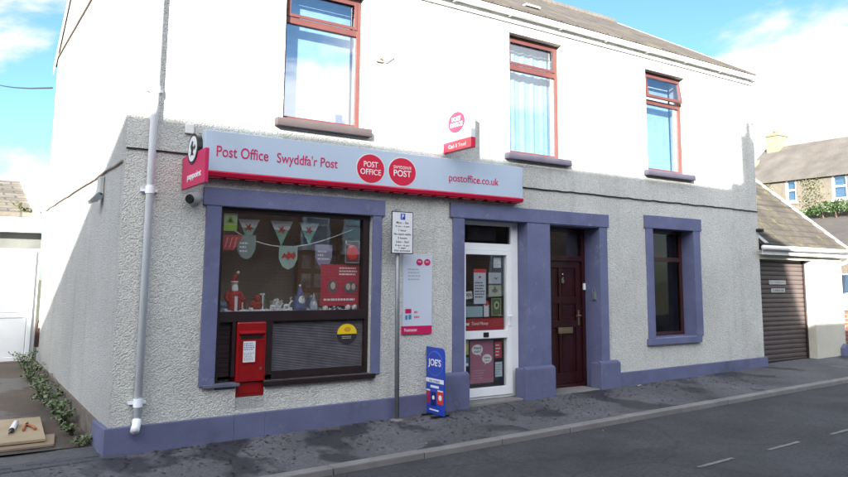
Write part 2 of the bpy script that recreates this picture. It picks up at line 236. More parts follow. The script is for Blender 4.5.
# ------------------------------------------------------------------ mesh helpers
class MB:
    def __init__(s): s.bm = bmesh.new()
    def quad(s, *p):
        return s.bm.faces.new([s.bm.verts.new(q) for q in p])
    def box(s, x0, x1, y0, y1, z0, z1):
        v = [s.bm.verts.new((x, y, z)) for x in (x0, x1) for y in (y0, y1) for z in (z0, z1)]
        for f in ((0, 1, 3, 2), (4, 6, 7, 5), (0, 4, 5, 1), (2, 3, 7, 6), (0, 2, 6, 4), (1, 5, 7, 3)):
            s.bm.faces.new([v[i] for i in f])
        return s
    def prism(s, pts, vec):
        """closed polygon (3d points) extruded by vec"""
        vec = Vector(vec); a = [s.bm.verts.new(p) for p in pts]; b = [s.bm.verts.new(Vector(p)+vec) for p in pts]
        s.bm.faces.new(a); s.bm.faces.new(b[::-1]); n = len(a)
        for i in range(n): s.bm.faces.new([a[i], b[i], b[(i+1) % n], a[(i+1) % n]])
        return s
    def tube(s, pts, r, seg=10, caps=True):
        pts = [Vector(p) for p in pts]; rs = r if isinstance(r, (list, tuple)) else [r]*len(pts); rings = []
        for i, p in enumerate(pts):
            d = (pts[min(i+1, len(pts)-1)]-pts[max(i-1, 0)]).normalized()
            u = d.orthogonal().normalized() if i == 0 else (pu-d*pu.dot(d)).normalized()
            pu = u; q = d.cross(u)
            rings.append([s.bm.verts.new(p+(u*math.cos(2*math.pi*k/seg)+q*math.sin(2*math.pi*k/seg))*rs[i]) for k in range(seg)])
        for a, b in zip(rings, rings[1:]):
            for k in range(seg): s.bm.faces.new([a[k], a[(k+1) % seg], b[(k+1) % seg], b[k]])
        if caps: s.bm.faces.new(rings[0][::-1]); s.bm.faces.new(rings[-1])
        return s
    def ball(s, c, rx, ry=None, rz=None, u=12, v=8):
        m = Matrix.Translation(c) @ Matrix.Diagonal((rx, ry or rx, rz or rx, 1))
        bmesh.ops.create_uvsphere(s.bm, u_segments=u, v_segments=v, radius=1, matrix=m); return s
    def lathe(s, c, prof, seg=14):
        """prof: (r, z) pairs about vertical axis at c"""
        rings = [[s.bm.verts.new((c[0]+r*math.cos(2*math.pi*k/seg), c[1]+r*math.sin(2*math.pi*k/seg), c[2]+z)) for k in range(seg)] for r, z in prof]
        for a, b in zip(rings, rings[1:]):
            for k in range(seg): s.bm.faces.new([a[k], a[(k+1) % seg], b[(k+1) % seg], b[k]])
        s.bm.faces.new(rings[0][::-1]); s.bm.faces.new(rings[-1]); return s
    def ell(s, c, U, V, ru, rv, t, seg=28, a0=0, a1=2*math.pi):
        """flat elliptic disc of thickness t facing U x V"""
        U, V = Vector(U), Vector(V); W = U.cross(V).normalized(); full = abs(a1-a0-2*math.pi) < 1e-6
        k = seg if full else seg+1
        return s.prism([Vector(c)+U*ru*math.cos(a0+(a1-a0)*i/seg)+V*rv*math.sin(a0+(a1-a0)*i/seg) for i in range(k)], W*t)
    def frame(s, x0, x1, z0, z1, y0, y1, w, wb=None, wt=None, wl=None, wr=None):
        wb = w if wb is None else wb; wt = w if wt is None else wt; wl = w if wl is None else wl; wr = w if wr is None else wr
        s.box(x0, x0+wl, y0, y1, z0, z1); s.box(x1-wr, x1, y0, y1, z0, z1)
        s.box(x0+wl, x1-wr, y0, y1, z0, z0+wb); s.box(x0+wl, x1-wr, y0, y1, z1-wt, z1); return s
    def build(s, name, m, parent=None, smooth=False, bevel=0, label=None, kind=None):
        bmesh.ops.recalc_face_normals(s.bm, faces=s.bm.faces[:])
        off = origin_of(parent) if parent else Vector((0, 0, 0))
        if off.length > 0: bmesh.ops.translate(s.bm, verts=s.bm.verts[:], vec=-off)
        me = bpy.data.meshes.new(name); s.bm.to_mesh(me); s.bm.free()
        if m: me.materials.append(m)
        if smooth:
            for p in me.polygons: p.use_smooth = True
        o = bpy.data.objects.new(name, me); COL.objects.link(o)
        if parent: o.parent = parent
        if bevel:
            b = o.modifiers.new('bevel', 'BEVEL'); b.width = bevel; b.segments = 2; b.limit_method = 'ANGLE'; b.angle_limit = R(40)
        if label: o['label'] = label
        if kind: o['kind'] = kind
        return o
def build_each(mb, name, m, parent, **k):
    """one object for every separate piece of the mesh"""
    bm = mb.bm; seen = set(); out_ = []
    for v0 in bm.verts:
        if v0 in seen: continue
        st = [v0]; isl = []; seen.add(v0)
        while st:
            v = st.pop(); isl.append(v)
            for e in v.link_edges:
                o = e.other_vert(v)
                if o not in seen: seen.add(o); st.append(o)
        nb = MB(); mp_ = {v: nb.bm.verts.new(v.co) for v in isl}
        for f in {f for v in isl for f in v.link_faces}: nb.bm.faces.new([mp_[v] for v in f.verts])
        out_.append(nb.build(name, m, parent, **k))
    return out_
def origin_of(o):
    v = Vector((0, 0, 0))
    while o: v += Vector(o.location); o = o.parent
    return v
def thing(name, label, cat, loc, group=None):
    o = bpy.data.objects.new(name, None); COL.objects.link(o); o.location = loc; o.empty_display_size = .1
    o['label'] = label; o['category'] = cat
    if group: o['group'] = group
    return o
def solo(name, label, cat, loc, mb, m, group=None, **k):
    """a thing that is one mesh, its origin at loc"""
    bmesh.ops.translate(mb.bm, verts=mb.bm.verts[:], vec=-Vector(loc))
    o = mb.build(name, m, **k); o.location = loc; o['label'] = label; o['category'] = cat
    if group: o['group'] = group
    return o
def struct(name, mb, m, **k):
    return mb.build(name, m, kind='structure', **k)

def text_part(name, body, O, U, V, w, h, m, parent, thick=.002, bold=.0, space=1.0, italic=0):
    """lettering fitted to a w x h box whose lower left corner is O; U,V = reading and up directions"""
    cu = bpy.data.curves.new('t', 'FONT'); cu.body = body; cu.extrude = .01; cu.offset = bold; cu.space_character = space; cu.align_x = 'LEFT'; cu.shear = italic
    cu.resolution_u = 4
    to = bpy.data.objects.new('t', cu); COL.objects.link(to); bpy.context.view_layer.update()
    ev = to.evaluated_get(bpy.context.evaluated_depsgraph_get()); me = bpy.data.meshes.new_from_object(ev)
    bpy.data.objects.remove(to); bpy.data.curves.remove(cu)
    xs = [v.co.x for v in me.vertices]; ys = [v.co.y for v in me.vertices]; x0, x1, y0, y1 = min(xs), max(xs), min(ys), max(ys)
    U, V = Vector(U).normalized(), Vector(V).normalized(); W = U.cross(V); off = origin_of(parent)
    for v in me.vertices:
        v.co = Vector(O)+U*((v.co.x-x0)/(x1-x0)*w)+V*((v.co.y-y0)/(y1-y0)*h)+W*((v.co.z+.01)/.02*thick) - off
    me.materials.clear(); me.materials.append(m); me.name = name
    o = bpy.data.objects.new(name, me); COL.objects.link(o); o.parent = parent
    return o

X, Z, MY = Vector((1, 0, 0)), Vector((0, 0, 1)), Vector((0, -1, 0))
def g(x): return .01+.02*max(-45, min(x, 90))
def slope_strip(y0, y1, zf0, zf1, x0, x1, n=60, mb=None):
    mb = mb or MB(); xs = [x0+(x1-x0)*i/n for i in range(n+1)]
    a = [mb.bm.verts.new((x, y0, g(x)+zf0)) for x in xs]; b = [mb.bm.verts.new((x, y1, g(x)+zf1)) for x in xs]
    for i in range(n): mb.bm.faces.new([a[i], a[i+1], b[i+1], b[i]])
    return mb

# ------------------------------------------------------------------ setting: ground, road, pavement
struct('ground', slope_strip(-260, 260, -.30, -.30, -260, 320, 40), M_earth)
struct('road', slope_strip(-6.4, -1.40, -.080, -.080, -80, 130, 120), M_road)
struct('pavement', slope_strip(-1.275, .45, -.028, .012, -60, 110, 110), M_pave)
struct('pavement', slope_strip(-9.4, -6.53, .01, -.03, -60, 110, 110), M_pave)
# kerbs: separate stones showing as joints
def kerb(y0, y1, ztop, x0, x1):
    mb = MB(); x = x0
    while x < x1:
        l = .9; a, b = x+.004, x+l-.004; dz = random.uniform(-.003, .003)
        za, zb = g(a)+ztop+dz, g(b)+ztop+dz
        mb.prism([(a, y0, g(a)-.28), (b, y0, g(b)-.28), (b, y0, zb), (a, y0, za)], (0, y1-y0, 0)); x += l
    return mb
struct('kerb', kerb(-1.40, -1.276, -.024, -27.3, 60), M_kerb, bevel=.008)
struct('kerb', kerb(-6.529, -6.405, -.026, -27.3, 60), M_kerb, bevel=.008)
# lane at the left of the building and yard at the right
mb = MB(); nx, ny = 12, 12
def lz(y): return .024+.042*max(y-.45, 0)
for (x0, x1, y0, y1) in ((-9, -.001, .45, 6.0),):
    mb.quad((x0, y0, lz(y0)), (x1, y0, lz(y0)), (x1, y1, lz(y1)), (x0, y1, lz(y1)))
struct('lane', mb, M_lane)
mb = slope_strip(.45, 60, .010, .010, 9.97, 90, 40); struct('yard', mb, M_lane)
# blue brick edging across the mouth of the lane
mb = MB()
xx = -2.6
while xx < -.12:
    for r_ in range(2):
        a = xx+(.11 if r_ else 0)
        mb.box(a+.004, a+.212, .02-r_*.12, .13-r_*.12, -.1, g(xx)+.012+random.uniform(0, .004))
    xx += .22
struct('paving_setts', mb, mat('blue_brick_setts', (.055, .058, .07), .8, .35, 7, .004, 60), bevel=.006)
# painted dashes
def dash(x0, x1, y0, y1, w=.04):
    mb = MB(); n = Vector((y0-y1, x1-x0, 0)).normalized()*w/2
    q = [(x0-n.x, y0-n.y), (x1-n.x, y1-n.y), (x1+n.x, y1+n.y), (x0+n.x, y0+n.y)]
    mb.quad(*[(a, b, g(a)-.076) for a, b in q]); struct('road_marking', mb, M_mark)
for a, b in ((4.12, 4.62), (5.15, 5.68), (6.24, 6.78), (7.3, 7.84), (8.35, 8.9), (3.0, 3.5), (9.4, 9.95)): dash(a, b, -2.98, -2.97)

# ------------------------------------------------------------------ main building
BLD = thing('post_office_building', 'two-storey pebbledashed post office building with lilac door and window surrounds', 'building', (5, 2.9, 0))
W_, D_, EZ, RZ, RY = 9.97, 5.8, 4.90, 6.69, 2.9
def wall_holes(mb, x0, x1, z0, z1, holes, y=0, depth=.3):
    xs = sorted({x0, x1, *[h[0] for h in holes], *[h[1] for h in holes]}); zs = sorted({z0, z1, *[h[2] for h in holes], *[h[3] for h in holes]})
    def inside(a, b): return any(h[0] < a < h[1] and h[2] < b < h[3] for h in holes)
    for i in range(len(xs)-1):
        for j in range(len(zs)-1):
            if inside((xs[i]+xs[i+1])/2, (zs[j]+zs[j+1])/2): continue
            for yy in (y, y+depth): mb.quad((xs[i], yy, zs[j]), (xs[i+1], yy, zs[j]), (xs[i+1], yy, zs[j+1]), (xs[i], yy, zs[j+1]))
    for a, b, c, d in holes:
        mb.quad((a, y, c), (a, y+depth, c), (a, y+depth, d), (a, y, d)); mb.quad((b, y, c), (b, y+depth, c), (b, y+depth, d), (b, y, d))
        mb.quad((a, y, c), (b, y, c), (b, y+depth, c), (a, y+depth, c)); mb.quad((a, y, d), (b, y, d), (b, y+depth, d), (a, y+depth, d))
H_SHOP = (.915, 2.61, .56, 2.262); H_BOX = (1.13, 1.425, .30, .56)
H_D1 = (3.865, 4.865, .0, 2.30); H_D2 = (5.25, 6.175, .0, 2.29); H_RW = (7.285, 8.225, .765, 2.335)
UPW = [(1.52, 2.475, 3.215, 4.75), (4.60, 5.545, 3.17, 4.77), (7.245, 8.18, 3.19, 4.73)]
mb = MB(); wall_holes(mb, 0, W_, -.15, EZ, [H_SHOP, H_BOX, H_D1, H_D2, H_RW]+UPW)
fw = mb.build('front_wall', M_dash, BLD)
def gable(x, dx): return MB().prism([(x, .0008, -.15), (x, D_, -.15), (x, D_, EZ+.17), (x, RY, EZ+.17+(RZ-EZ-.05)), (x, .0008, EZ+.165)], (dx, 0, 0))
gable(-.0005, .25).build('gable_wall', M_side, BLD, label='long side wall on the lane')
gable(W_+.0005, -.25).build('gable_wall', M_dash, BLD)
MB().box(.25, W_-.25, D_-.25, D_, -.15, EZ+.15).build('rear_wall', M_dash, BLD)
MB().box(.26, W_-.26, .305, D_-.26, 2.62, 2.74).build('upper_floor', M_inner, BLD)
MB().box(.26, W_-.26, .305, D_-.26, .10, .16).build('ground_floor', M_inner, BLD)
MB().box(3.25, 3.33, .305, D_-.26, .16, 2.62).build('partition_wall', M_inner, BLD)
MB().box(5.08, 5.16, .305, D_-.26, .16, 2.62).build('partition_wall', M_inner, BLD)
MB().box(6.5, 6.58, .305, D_-.26, .16, 2.62).build('partition_wall', M_inner, BLD)
# roof
ry0 = -.10; pz = (RZ-(EZ+.06))/(RY+.0)
def rz(y): return EZ+.235+(RZ-EZ-.05)/(RY)*(y) if y <= RY else EZ+.235+(RZ-EZ-.05)/RY*(2*RY-y)
mb = MB()
for a, b in ((ry0, RY), (2*RY+.22, RY)):
    mb.prism([(-.02, a, rz(a)), (-.02, b, rz(b)), (-.02, b, rz(b)-.05), (-.02, a, rz(a)-.025)], (W_+.035, 0, 0))
roof = mb.build('roof', M_slate, BLD)
mb = MB()
x = -.03
while x < W_-.4:
    mb.tube([(x, RY, rz(RY)-.02), (min(x+.44, W_+.012), RY, rz(RY)-.02)], .085, 10); x += .45
mb.build('ridge_tile', M_slate3, roof, smooth=False)
MB().box(2.45, 2.9, 1.15, 1.28, rz(1.2)+.005, rz(1.2)+.06).build('roof_vent', M_lgrey, roof)
MB().box(5.35, 5.62, .5, .58, rz(.54)+.004, rz(.54)+.03).build('roof_vent', M_lgrey, roof)
# fascia, soffit, bargeboards
MB().box(-.02, W_+.012, -.03, -.003, EZ-.005, EZ+.135).build('fascia_board', M_wpaint, BLD)
MB().box(-.018, W_+.01, -.002, .03, EZ+.0005, EZ+.08).build('soffit', M_wpaint, BLD)
mb = MB()
for xx in (-.033, W_+.016):
    for a, b in ((ry0, RY), (2*RY+.22, RY)):
        mb.prism([(xx, a, rz(a)+.005), (xx, b, rz(b)+.005), (xx, b, rz(b)-.16), (xx, a, rz(a)-.16)], (.012, 0, 0))
build_each(mb, 'bargeboard', M_wpaint, BLD)
gut = MB(); seg = 10; gx0, gx1 = -.03, W_+.015
for i in range(seg):
    a, b = math.pi+math.pi*i/seg, math.pi+math.pi*(i+1)/seg
    for r_ in (.055, .048):
        p = [(x, -.088+r_*math.cos(t), EZ+.115+r_*math.sin(t)) for x in (gx0, gx1) for t in (a, b)]
        gut.quad(p[0], p[1], p[3], p[2])
gut.quad((gx0, -.143, EZ+.115), (gx1, -.143, EZ+.115), (gx1, -.136, EZ+.116), (gx0, -.136, EZ+.116))
for xx in (gx0, gx1): gut.ell((xx, -.088, EZ+.115), (0, 1, 0), Z, .055, .055, .004, 10, math.pi, 2*math.pi)
gut = gut.build('gutter', M_wpaint, BLD)
mb = MB()
for i in range(12):
    xx = .1+i*.89
    mb.box(xx, xx+.025, -.146, -.03, EZ+.052, EZ+.060)
build_each(mb, 'gutter_bracket', M_wpaint, gut)
# downpipe
px, py = .222, -.062
mb = MB(); mb.tube([(px, py, .28), (px, py, 4.80), (px, -.088, 4.97)], .034, 14)
dpipe = mb.build('downpipe', M_pipe, BLD, smooth=True)
mb = MB()
for zz in (2.33, .42, 3.28, 4.3): mb.tube([(px, py, zz), (px, py, zz+.07)], .042, 14); mb.box(px-.075, px+.075, -.03, -.001, zz+.02, zz+.045)
build_each(mb, 'pipe_collar', M_pipe, dpipe)
MB().tube([(px, py, .31), (px-.01, py-.02, .26), (px-.03, py-.07, .225)], .039, 12).build('pipe_shoe', M_pipe, dpipe, smooth=True)

# plinth band (tops rise very slightly with the street)
def band(x0, x1, y=-.045, t0=None):
    zt = lambda x: .250+.0112*x
    return [(x0, y, g(x0)-.16), (x1, y, g(x1)-.16), (x1, y, zt(x1)), (x0, y, zt(x0))]
mb = MB(); mb.prism(band(-.045, 1.115), (0, .044, 0)); mb.prism(band(1.115, 1.425), (0, .044, 0)); mb.prism(band(1.425, 3.50), (0, .044, 0))
mb.prism(band(6.465, W_+.03), (0, .044, 0)); mb.prism([(-.045, 0.0, -.15), (-.045, .55, -.15), (-.045, .55, .235), (-.045, 0.0, .25)], (.042, 0, 0))
build_each(mb, 'plinth', M_plinth, BLD, bevel=.006)
mb = MB(); mb.prism([(-.03, .551, -.15), (-.03, D_, -.15), (-.03, D_, .29), (-.03, .551, .235)], (.027, 0, 0)); mb.build('side_plinth', M_tar, BLD)

# lilac surrounds
def surround(x0, x1, z0, hz0, hz1, inner, ear=.03, y=-.022, name='window_surround', sill=None):
    mb = MB(); a, b = inner
    mb.box(x0, a, y, -.001, z0, hz0); mb.box(b, x1, y, -.001, z0, hz0)
    mb.box(x0-ear, x1+ear, y-.008, -.001, hz0, hz1)
    return mb
mb = surround(.765, 2.725, .545, 2.262, 2.437, (.915, 2.61), .035); mb.build('window_surround', M_lilac, BLD, bevel=.004)
mb = surround(7.14, 8.385, .755, 2.335, 2.52, (7.285, 8.225), .03); mb.box(7.11, 8.30, -.055, -.001, .665, .754)
mb.box(7.287, 8.223, -.001, .2, .755, .767); mb.build('window_surround', M_lilac, BLD, bevel=.004)
mb = MB()
for a, b, z in ((3.70, 3.865, .45), (4.865, 5.25, .45), (6.175, 6.325, .45)): mb.box(a, b, -.022, -.001, z, 2.30)
mb.box(3.655, 6.355, -.032, -.001, 2.30, 2.475)
mb.build('door_surround', M_lilac, BLD, bevel=.004)
mb = MB()
for a, b in ((3.52, 3.90), (4.76, 5.265), (6.09, 6.465)):
    mb.box(a, b, -.085, .12 if a > 3.6 else -.001, g(a)-.1, .475); mb.prism([(a, -.085, .475), (b, -.085, .475), (b, -.025, .505), (a, -.025, .505)], (0, .0, .0)) if False else None
    mb.prism([(a, -.085, .475), (a, -.024, .505), (a, -.024, .475)], (b-a, 0, 0))
build_each(mb, 'pilaster_base', M_plinth, BLD, bevel=.01)
# painted reveals (skins 3 mm proud of the wall)
mb = MB()
for h in (H_D1, H_D2, H_RW):
    mb.box(h[0]-.0005, h[0]+.003, -.021, .28, h[2]+.0, h[3]-.003); mb.box(h[1]-.003, h[1]+.0005, -.021, .28, h[2], h[3]-.003); mb.box(h[0], h[1], -.021, .28, h[3]-.003, h[3]+.0005)
build_each(mb, 'painted_reveal', M_lilac, BLD)
# flat door steps
MB().box(3.90, 4.76, -.04, .3, -.05, .125).build('doorstep', M_kerb, BLD, bevel=.008)
MB().box(5.27, 6.09, -.05, .3, -.05, .145).build('doorstep', M_kerb, BLD, bevel=.008)

# upper windows
def curtain(mb, x0, x1, y, z0, z1, amp=.012, n=60, k=9, shape=None):
    prev = None; ph = [random.uniform(0, 6.28) for _ in range(3)]
    for i in range(n+1):
        x = x0+(x1-x0)*i/n; u = i/n; yy = y+amp*(math.sin(u*k*5.3+ph[0]+1.5*math.sin(u*7+ph[1]))+.5*math.sin(u*k*13+ph[2]))
        zb = shape(i/n) if shape else z0
        c = (mb.bm.verts.new((x, yy, zb)), mb.bm.verts.new((x, yy+.01, z1)))
        if prev: mb.bm.faces.new([prev[0], c[0], c[1], prev[1]])
        prev = c
for k, (h, rail) in enumerate(zip(UPW, (4.335, 4.345, 4.27))):
    x0, x1, z0, z1 = h
    mb = MB(); mb.frame(x0, x1, z0, z1, .10, .165, .055, wb=.06); mb.box(x0+.055, x1-.055, .10, .165, rail-.035, rail+.035)
    mb.box(x0-.0, x0+.0, .1, .1, z0, z0)
    wn = mb.build('upper_window', M_brownf, BLD, bevel=.004)
    mb = MB()
    if k == 2:   # top light of this window stands ajar
        t = R(8); zt = z1-.06; hgt = zt-rail-.04
        for (xa, xb, a, b) in ((x0+.058, x0+.098, 0, 1), (x1-.098, x1-.058, 0, 1), (x0+.098, x1-.098, 0, .12), (x0+.098, x1-.098, .88, 1)):
            def P(x, s, d): return (x, .095-math.sin(t)*hgt*s-d*math.cos(t), zt-math.cos(t)*hgt*s+d*math.sin(t))
            mb.prism([P(xa, a, 0), P(xa, b, 0), P(xa, b, .035), P(xa, a, .035)], (xb-xa, 0, 0))
        mb.build('top_light_frame', M_brownf, wn, bevel=.003)
        mb = MB(); a, b = .12, .88
        mb.prism([P(x0+.099, a, .012), P(x0+.099, b, .012), P(x0+.099, b, .018), P(x0+.099, a, .018)], (x1-x0-.198, 0, 0)); mb.build('pane', M_glassup, wn)
    else:
        mb.frame(x0+.057, x1-.057, rail+.037, z1-.057, .085, .099, .035); mb.build('top_light_frame', M_brownf, wn, bevel=.003)
        MB().box(x0+.06, x1-.06, .125, .131, rail+.034, z1-.05).build('pane', M_glassup, wn)
    MB().box(x0+.05, x1-.05, .125, .131, z0+.055, rail-.034).build('pane', M_glassup, wn)
    mb = MB(); mb.box(x0-.09, x1+.07, -.085, .099, z0-.085 if k else z0-.09, z0-.002)
    mb.build('window_sill', mat('brown_sill', (.06, .048, .052), .7, .15, 5) if k == 0 else mat('slate_sill', (.075, .07, .10), .6, .2, 6), BLD, bevel=.006,
             label='grey-brown painted sill' if k == 0 else None)
    mb = MB()
    if k == 0: curtain(mb, x0+.03, x1-.03, .30, z0+.0, z1-.02, .0006, 60, 5)
    elif k == 1: curtain(mb, x0+.03, x1-.03, .28, z0, z1-.02, .010, 90, 5)
    else: curtain(mb, x0+.03, x1-.03, .30, z0, z1-.02, .0012, 50, 4)
    mb.build('net_curtain', M_curt, wn)
    MB().box(x0+.004, x1-.004, .166, .3, z0-.0015, z0+.012).build('window_board', M_white, wn)
    if k == 0: MB().box(x1-.24, x1-.16, .2, .22, z0+.02, z0+.18).build('card', M_navy, wn)

# right ground-floor window
x0, x1, z0, z1 = H_RW
mb = MB(); mb.frame(x0+.004, x1-.004, z0+.004, z1-.004, .2, .262, .05); mb.box(x0+.054, x1-.054, .2, .262, 1.86, 1.925)
wn = mb.build('ground_floor_window', mat('dark_mahogany', (.04, .016, .015), .38, .12, 5), BLD, bevel=.004, label='dark brown framed window beside the front door')
MB().box(x0+.05, x1-.05, .228, .234, z0+.05, 1.865).build('pane', M_glassd, wn); MB().box(x0+.05, x1-.05, .228, .234, 1.92, z1-.05).build('pane', M_glassd, wn)
mb = MB(); curtain(mb, x0, x1, .36, z0, z1, .012, 60, 8); mb.build('curtain', M_blind, wn)

# shop window
x0, x1, z0, z1 = H_SHOP
mb = MB(); mb.frame(x0+.003, x1-.003, z0+.003, z1-.003, .05, .13, .045, wb=.001); mb.box(x0+.048, x1-.048, .045, .13, 1.135, 1.235)
mb.box(1.44, 1.508, .05, .13, z0+.048, 1.135); mb.box(1.095, 1.128, .05, .13, z0+.048, 1.135); mb.box(1.508, 2.562, .05, .13, .565, .63); mb.box(2.53, 2.562, .05, .13, 1.235, z1-.048)
sw = mb.build('shop_window', M_darkf, BLD, bevel=.004)
MB().box(x0+.046, 2.532, .088, .094, 1.234, z1-.047).build('pane', M_glass, sw)
mb = MB()   # ribbed panel: horizontal ribs of moulded glass
zz = .632
while zz < 1.13: mb.prism([(1.506, .10, zz), (1.506, .088, zz+.006), (1.506, .10, zz+.012)], (1.056, 0, 0)); zz += .0125
mb.box(1.506, 2.562, .1, .108, .63, 1.134)
mb.build('ribbed_panel', mat('ribbed_grey_panel', (.15, .145, .165), .35, .3, 9), sw)
mb = MB(); zz = .61
while zz < 1.13: mb.box(.962, 1.087, .095, .103, zz, zz+.04); zz += .045
mb.box(.962, 1.087, .104, .11, .608, 1.134)
mb.build('dark_panel', M_darkf, sw)
mb = MB(); mb.box(1.40, 2.66, -.045, -.001, .505, .558); mb.box(1.43, 2.607, -.0005, .13, .5, .5635); build_each(mb, 'window_sill', M_darkf, BLD, bevel=.006)
mb = MB(); mb.box(.80, 1.155, -.05, -.001, .53, .559); mb.box(.918, 1.128, -.0005, .13, .5, .5635); mb.build('window_sill', mat('lead_sill', (.10, .11, .15), .5, .2, 6), BLD, bevel=.004)
MB().box(x0-.0, x1, .131, .75, 1.165, 1.196).build('display_shelf', M_darkf, sw)
mb = MB(); n = 26      # crinkled cotton-wool snow cloth on the shelf
vv = [[mb.bm.verts.new((.962+1.57*i/n, .14+.5*j/8, 1.198+(.03+.018*random.random() if j < 8 else 0)*(1 if 0 < j else .6))) for j in range(9)] for i in range(n+1)]
for i in range(n):
    for j in range(8): mb.bm.faces.new([vv[i][j], vv[i+1][j], vv[i+1][j+1], vv[i][j+1]])
for i in range(n): mb.quad(vv[i][0].co[:], vv[i+1][0].co[:], (vv[i+1][0].co.x, .139, 1.198), (vv[i][0].co.x, .139, 1.198))
snow = solo('snow_cloth', 'white cotton snow cloth spread along the shelf of the shop window display', 'cloth', (1.7, .4, 1.198), mb, mat('cotton_snow', (.8, .84, .88), .95, .12, 14, .004, 80), smooth=True)
# back board, its brown-grey colour standing in for a reflection in the glass
MB().box(.3, 3.2, 1.05, 1.08, .16, 2.6).build('reflection_back_board', mat('reflection_taupe', (.27, .24, .20), .9, .2, 1.5), BLD)

# ------------------------------------------------------------------ doors
# white upvc shop door
F = thing  # alias
mb = MB(); mb.frame(3.87, 4.86, .127, 2.295, .165, .235, .07, wb=.03, wt=.05, wl=.08, wr=.11); mb.box(3.95, 4.75, .165, .235, 1.935, 2.02)
df = mb.build('shop_door', M_white, BLD, bevel=.004, label='white plastic glazed shop door covered in posters')
MB().box(3.95, 4.75, .198, .204, 2.02, 2.246).build('transom_pane', M_glassd, df)
mb = MB(); mb.frame(3.953, 4.747, .16, 1.932, .145, .215, .085, wb=.10, wt=.055, wl=.06, wr=.085); mb.box(4.013, 4.662, .145, .215, .85, .945)
mb.build('door_leaf', M_white, df, bevel=.004)
MB().box(4.012, 4.663, .178, .184, .944, 1.878).build('pane', M_glass, df); MB().box(4.012, 4.663, .178, .184, .259, .851).build('pane', M_glass, df)
MB().box(4.28, 4.36, .137, .146, .868, .925).build('letter_plate', M_black, df)
mb = MB(); mb.box(4.69, 4.72, .13, .146, 1.0, 1.2); mb.tube([(4.705, .14, 1.12), (4.705, .095, 1.12), (4.62, .095, 1.12)], .009, 8); mb.build('door_handle', M_white, df)
mb = MB(); mb.frame(4.12, 4.56, 2.06, 2.22, .24, .26, .02); mb.box(4.14, 4.54, .248, .255, 2.08, 2.2)
mb.build('transom_poster', mat('faded_poster', (.14, .17, .24), .7, .3, 6), df)
# panelled oxblood door
mb = MB(); mb.frame(5.254, 6.171, .147, 2.286, .26, .34, .06, wb=.04, wt=.06, wl=.06, wr=.06); mb.box(5.314, 6.111, .26, .34, 1.83, 1.9)
d2 = mb.build('front_door', M_door, BLD, bevel=.004, label='dark red panelled front door with a glazed transom')
MB().box(5.314, 6.111, .298, .304, 1.9, 2.226).build('transom_pane', M_glass, d2)
mb = MB(); mb.frame(5.317, 6.108, .19, 1.827, .285, .33, .10, wb=.14, wt=.09)
mb.box(5.69, 5.735, .285, .33, .33, 1.737)
for zz in (.98, 1.3): mb.box(5.417, 5.69, .285, .33, zz-.045, zz+.045); mb.box(5.735, 6.008, .285, .33, zz-.045, zz+.045)
for a, b in ((5.417, 5.69), (5.735, 6.008)):
    for c, d in ((.33, .935), (1.025, 1.255), (1.345, 1.737)):
        mb.box(a, b, .305, .325, c, d); mb.frame(a+.03, b-.03, c+.03, d-.03, .298, .305, .012)
mb.build('door_leaf', M_door, d2, bevel=.005)
mb = MB(); mb.box(5.66, 5.93, .272, .284, .855, .935); lp = mb.build('letter_slot', M_brass, d2, bevel=.003)
MB().box(5.69, 5.90, .268, .2715, .88, .91).build('slot_flap', M_brass, lp)
mb = MB(); mb.box(6.035, 6.065, .275, .284, .96, 1.16); mb.tube([(6.05, .28, 1.09), (6.05, .235, 1.09), (5.96, .235, 1.085)], .010, 8); mb.build('door_handle', M_brass, d2)
text_part('house_number', '6', (5.735, .283, 1.53), X, Z, .05, .085, M_chrome, d2, thick=.008, bold=.02)
MB().ball((5.76, .28, 1.65), .012).build('door_viewer', M_chrome, d2)
MB().box(6.12, 6.155, .235, .259, 1.44, 1.53).build('doorbell', M_white, d2, bevel=.003)
# dim pale tile patches on the reveal
mb = MB(); mb.box(6.16, 6.1715, .05, .12, 1.30, 1.42); ks = mb
mb.box(6.145, 6.16, .06, .11, 1.31, 1.40)
ks.tube([(6.152, .065, 1.40), (6.152, .065, 1.45), (6.152, .085, 1.465), (6.152, .105, 1.45), (6.152, .105, 1.40)], .006, 6)
solo('key_safe', 'small grey key safe with a shackle on the right reveal of the dark red door', 'key safe', (6.16, .085, 1.3), ks, M_grey, bevel=.003)

# posters in the shop door (inside the glass)
def poster(x0, x1, y, z0, z1, col, name, label, cat='poster', extra=None, rough=.6, th=.003):
    t = thing(name, label, cat, ((x0+x1)/2, y, z0))
    MB().box(x0, x1, y, y+th, z0, z1).build('sheet', mat('paper_%g_%g_%g' % col, col, rough, .06, 5), t)
    return t
M_ink = mat('dark_ink', (.02, .02, .025), .6, .1, 5); M_wink = mat('white_ink', (.75, .76, .78), .6, .05, 5); M_rink = mat('red_ink', (.5, .02, .03), .6, .05, 5)
def lines(parent, x0, x1, y, z0, z1, n, m, name='print', ragged=.5):
    """rows of small unreadable print"""
    mb = MB(); dz = (z1-z0)/n
    for i in range(n):
        x = x0; e = x1-(x1-x0)*random.random()*ragged
        while x < e:
            wv = random.uniform(.015, .05)*min(1, (x1-x0)*4); mb.box(x, min(x+wv, e), y-.0012, y, z0+dz*i+dz*.2, z0+dz*i+dz*.62); x += wv+.008
    return mb.build(name, m, parent)
t = poster(4.125, 4.49, .21, .31, .82, (.36, .13, .19), 'cash_poster', 'tall dull pink poster with two speech bubbles behind the lower glass of the shop door')
mb = MB(); mb.ell((4.235, .2095, .715), X, Z, .085, .062, .0015, 20); mb.prism([(4.26, .2095, .66), (4.29, .2095, .63), (4.285, .2095, .68)], (0, -.0012, 0)); mb.build('speech_bubble', M_wink, t)
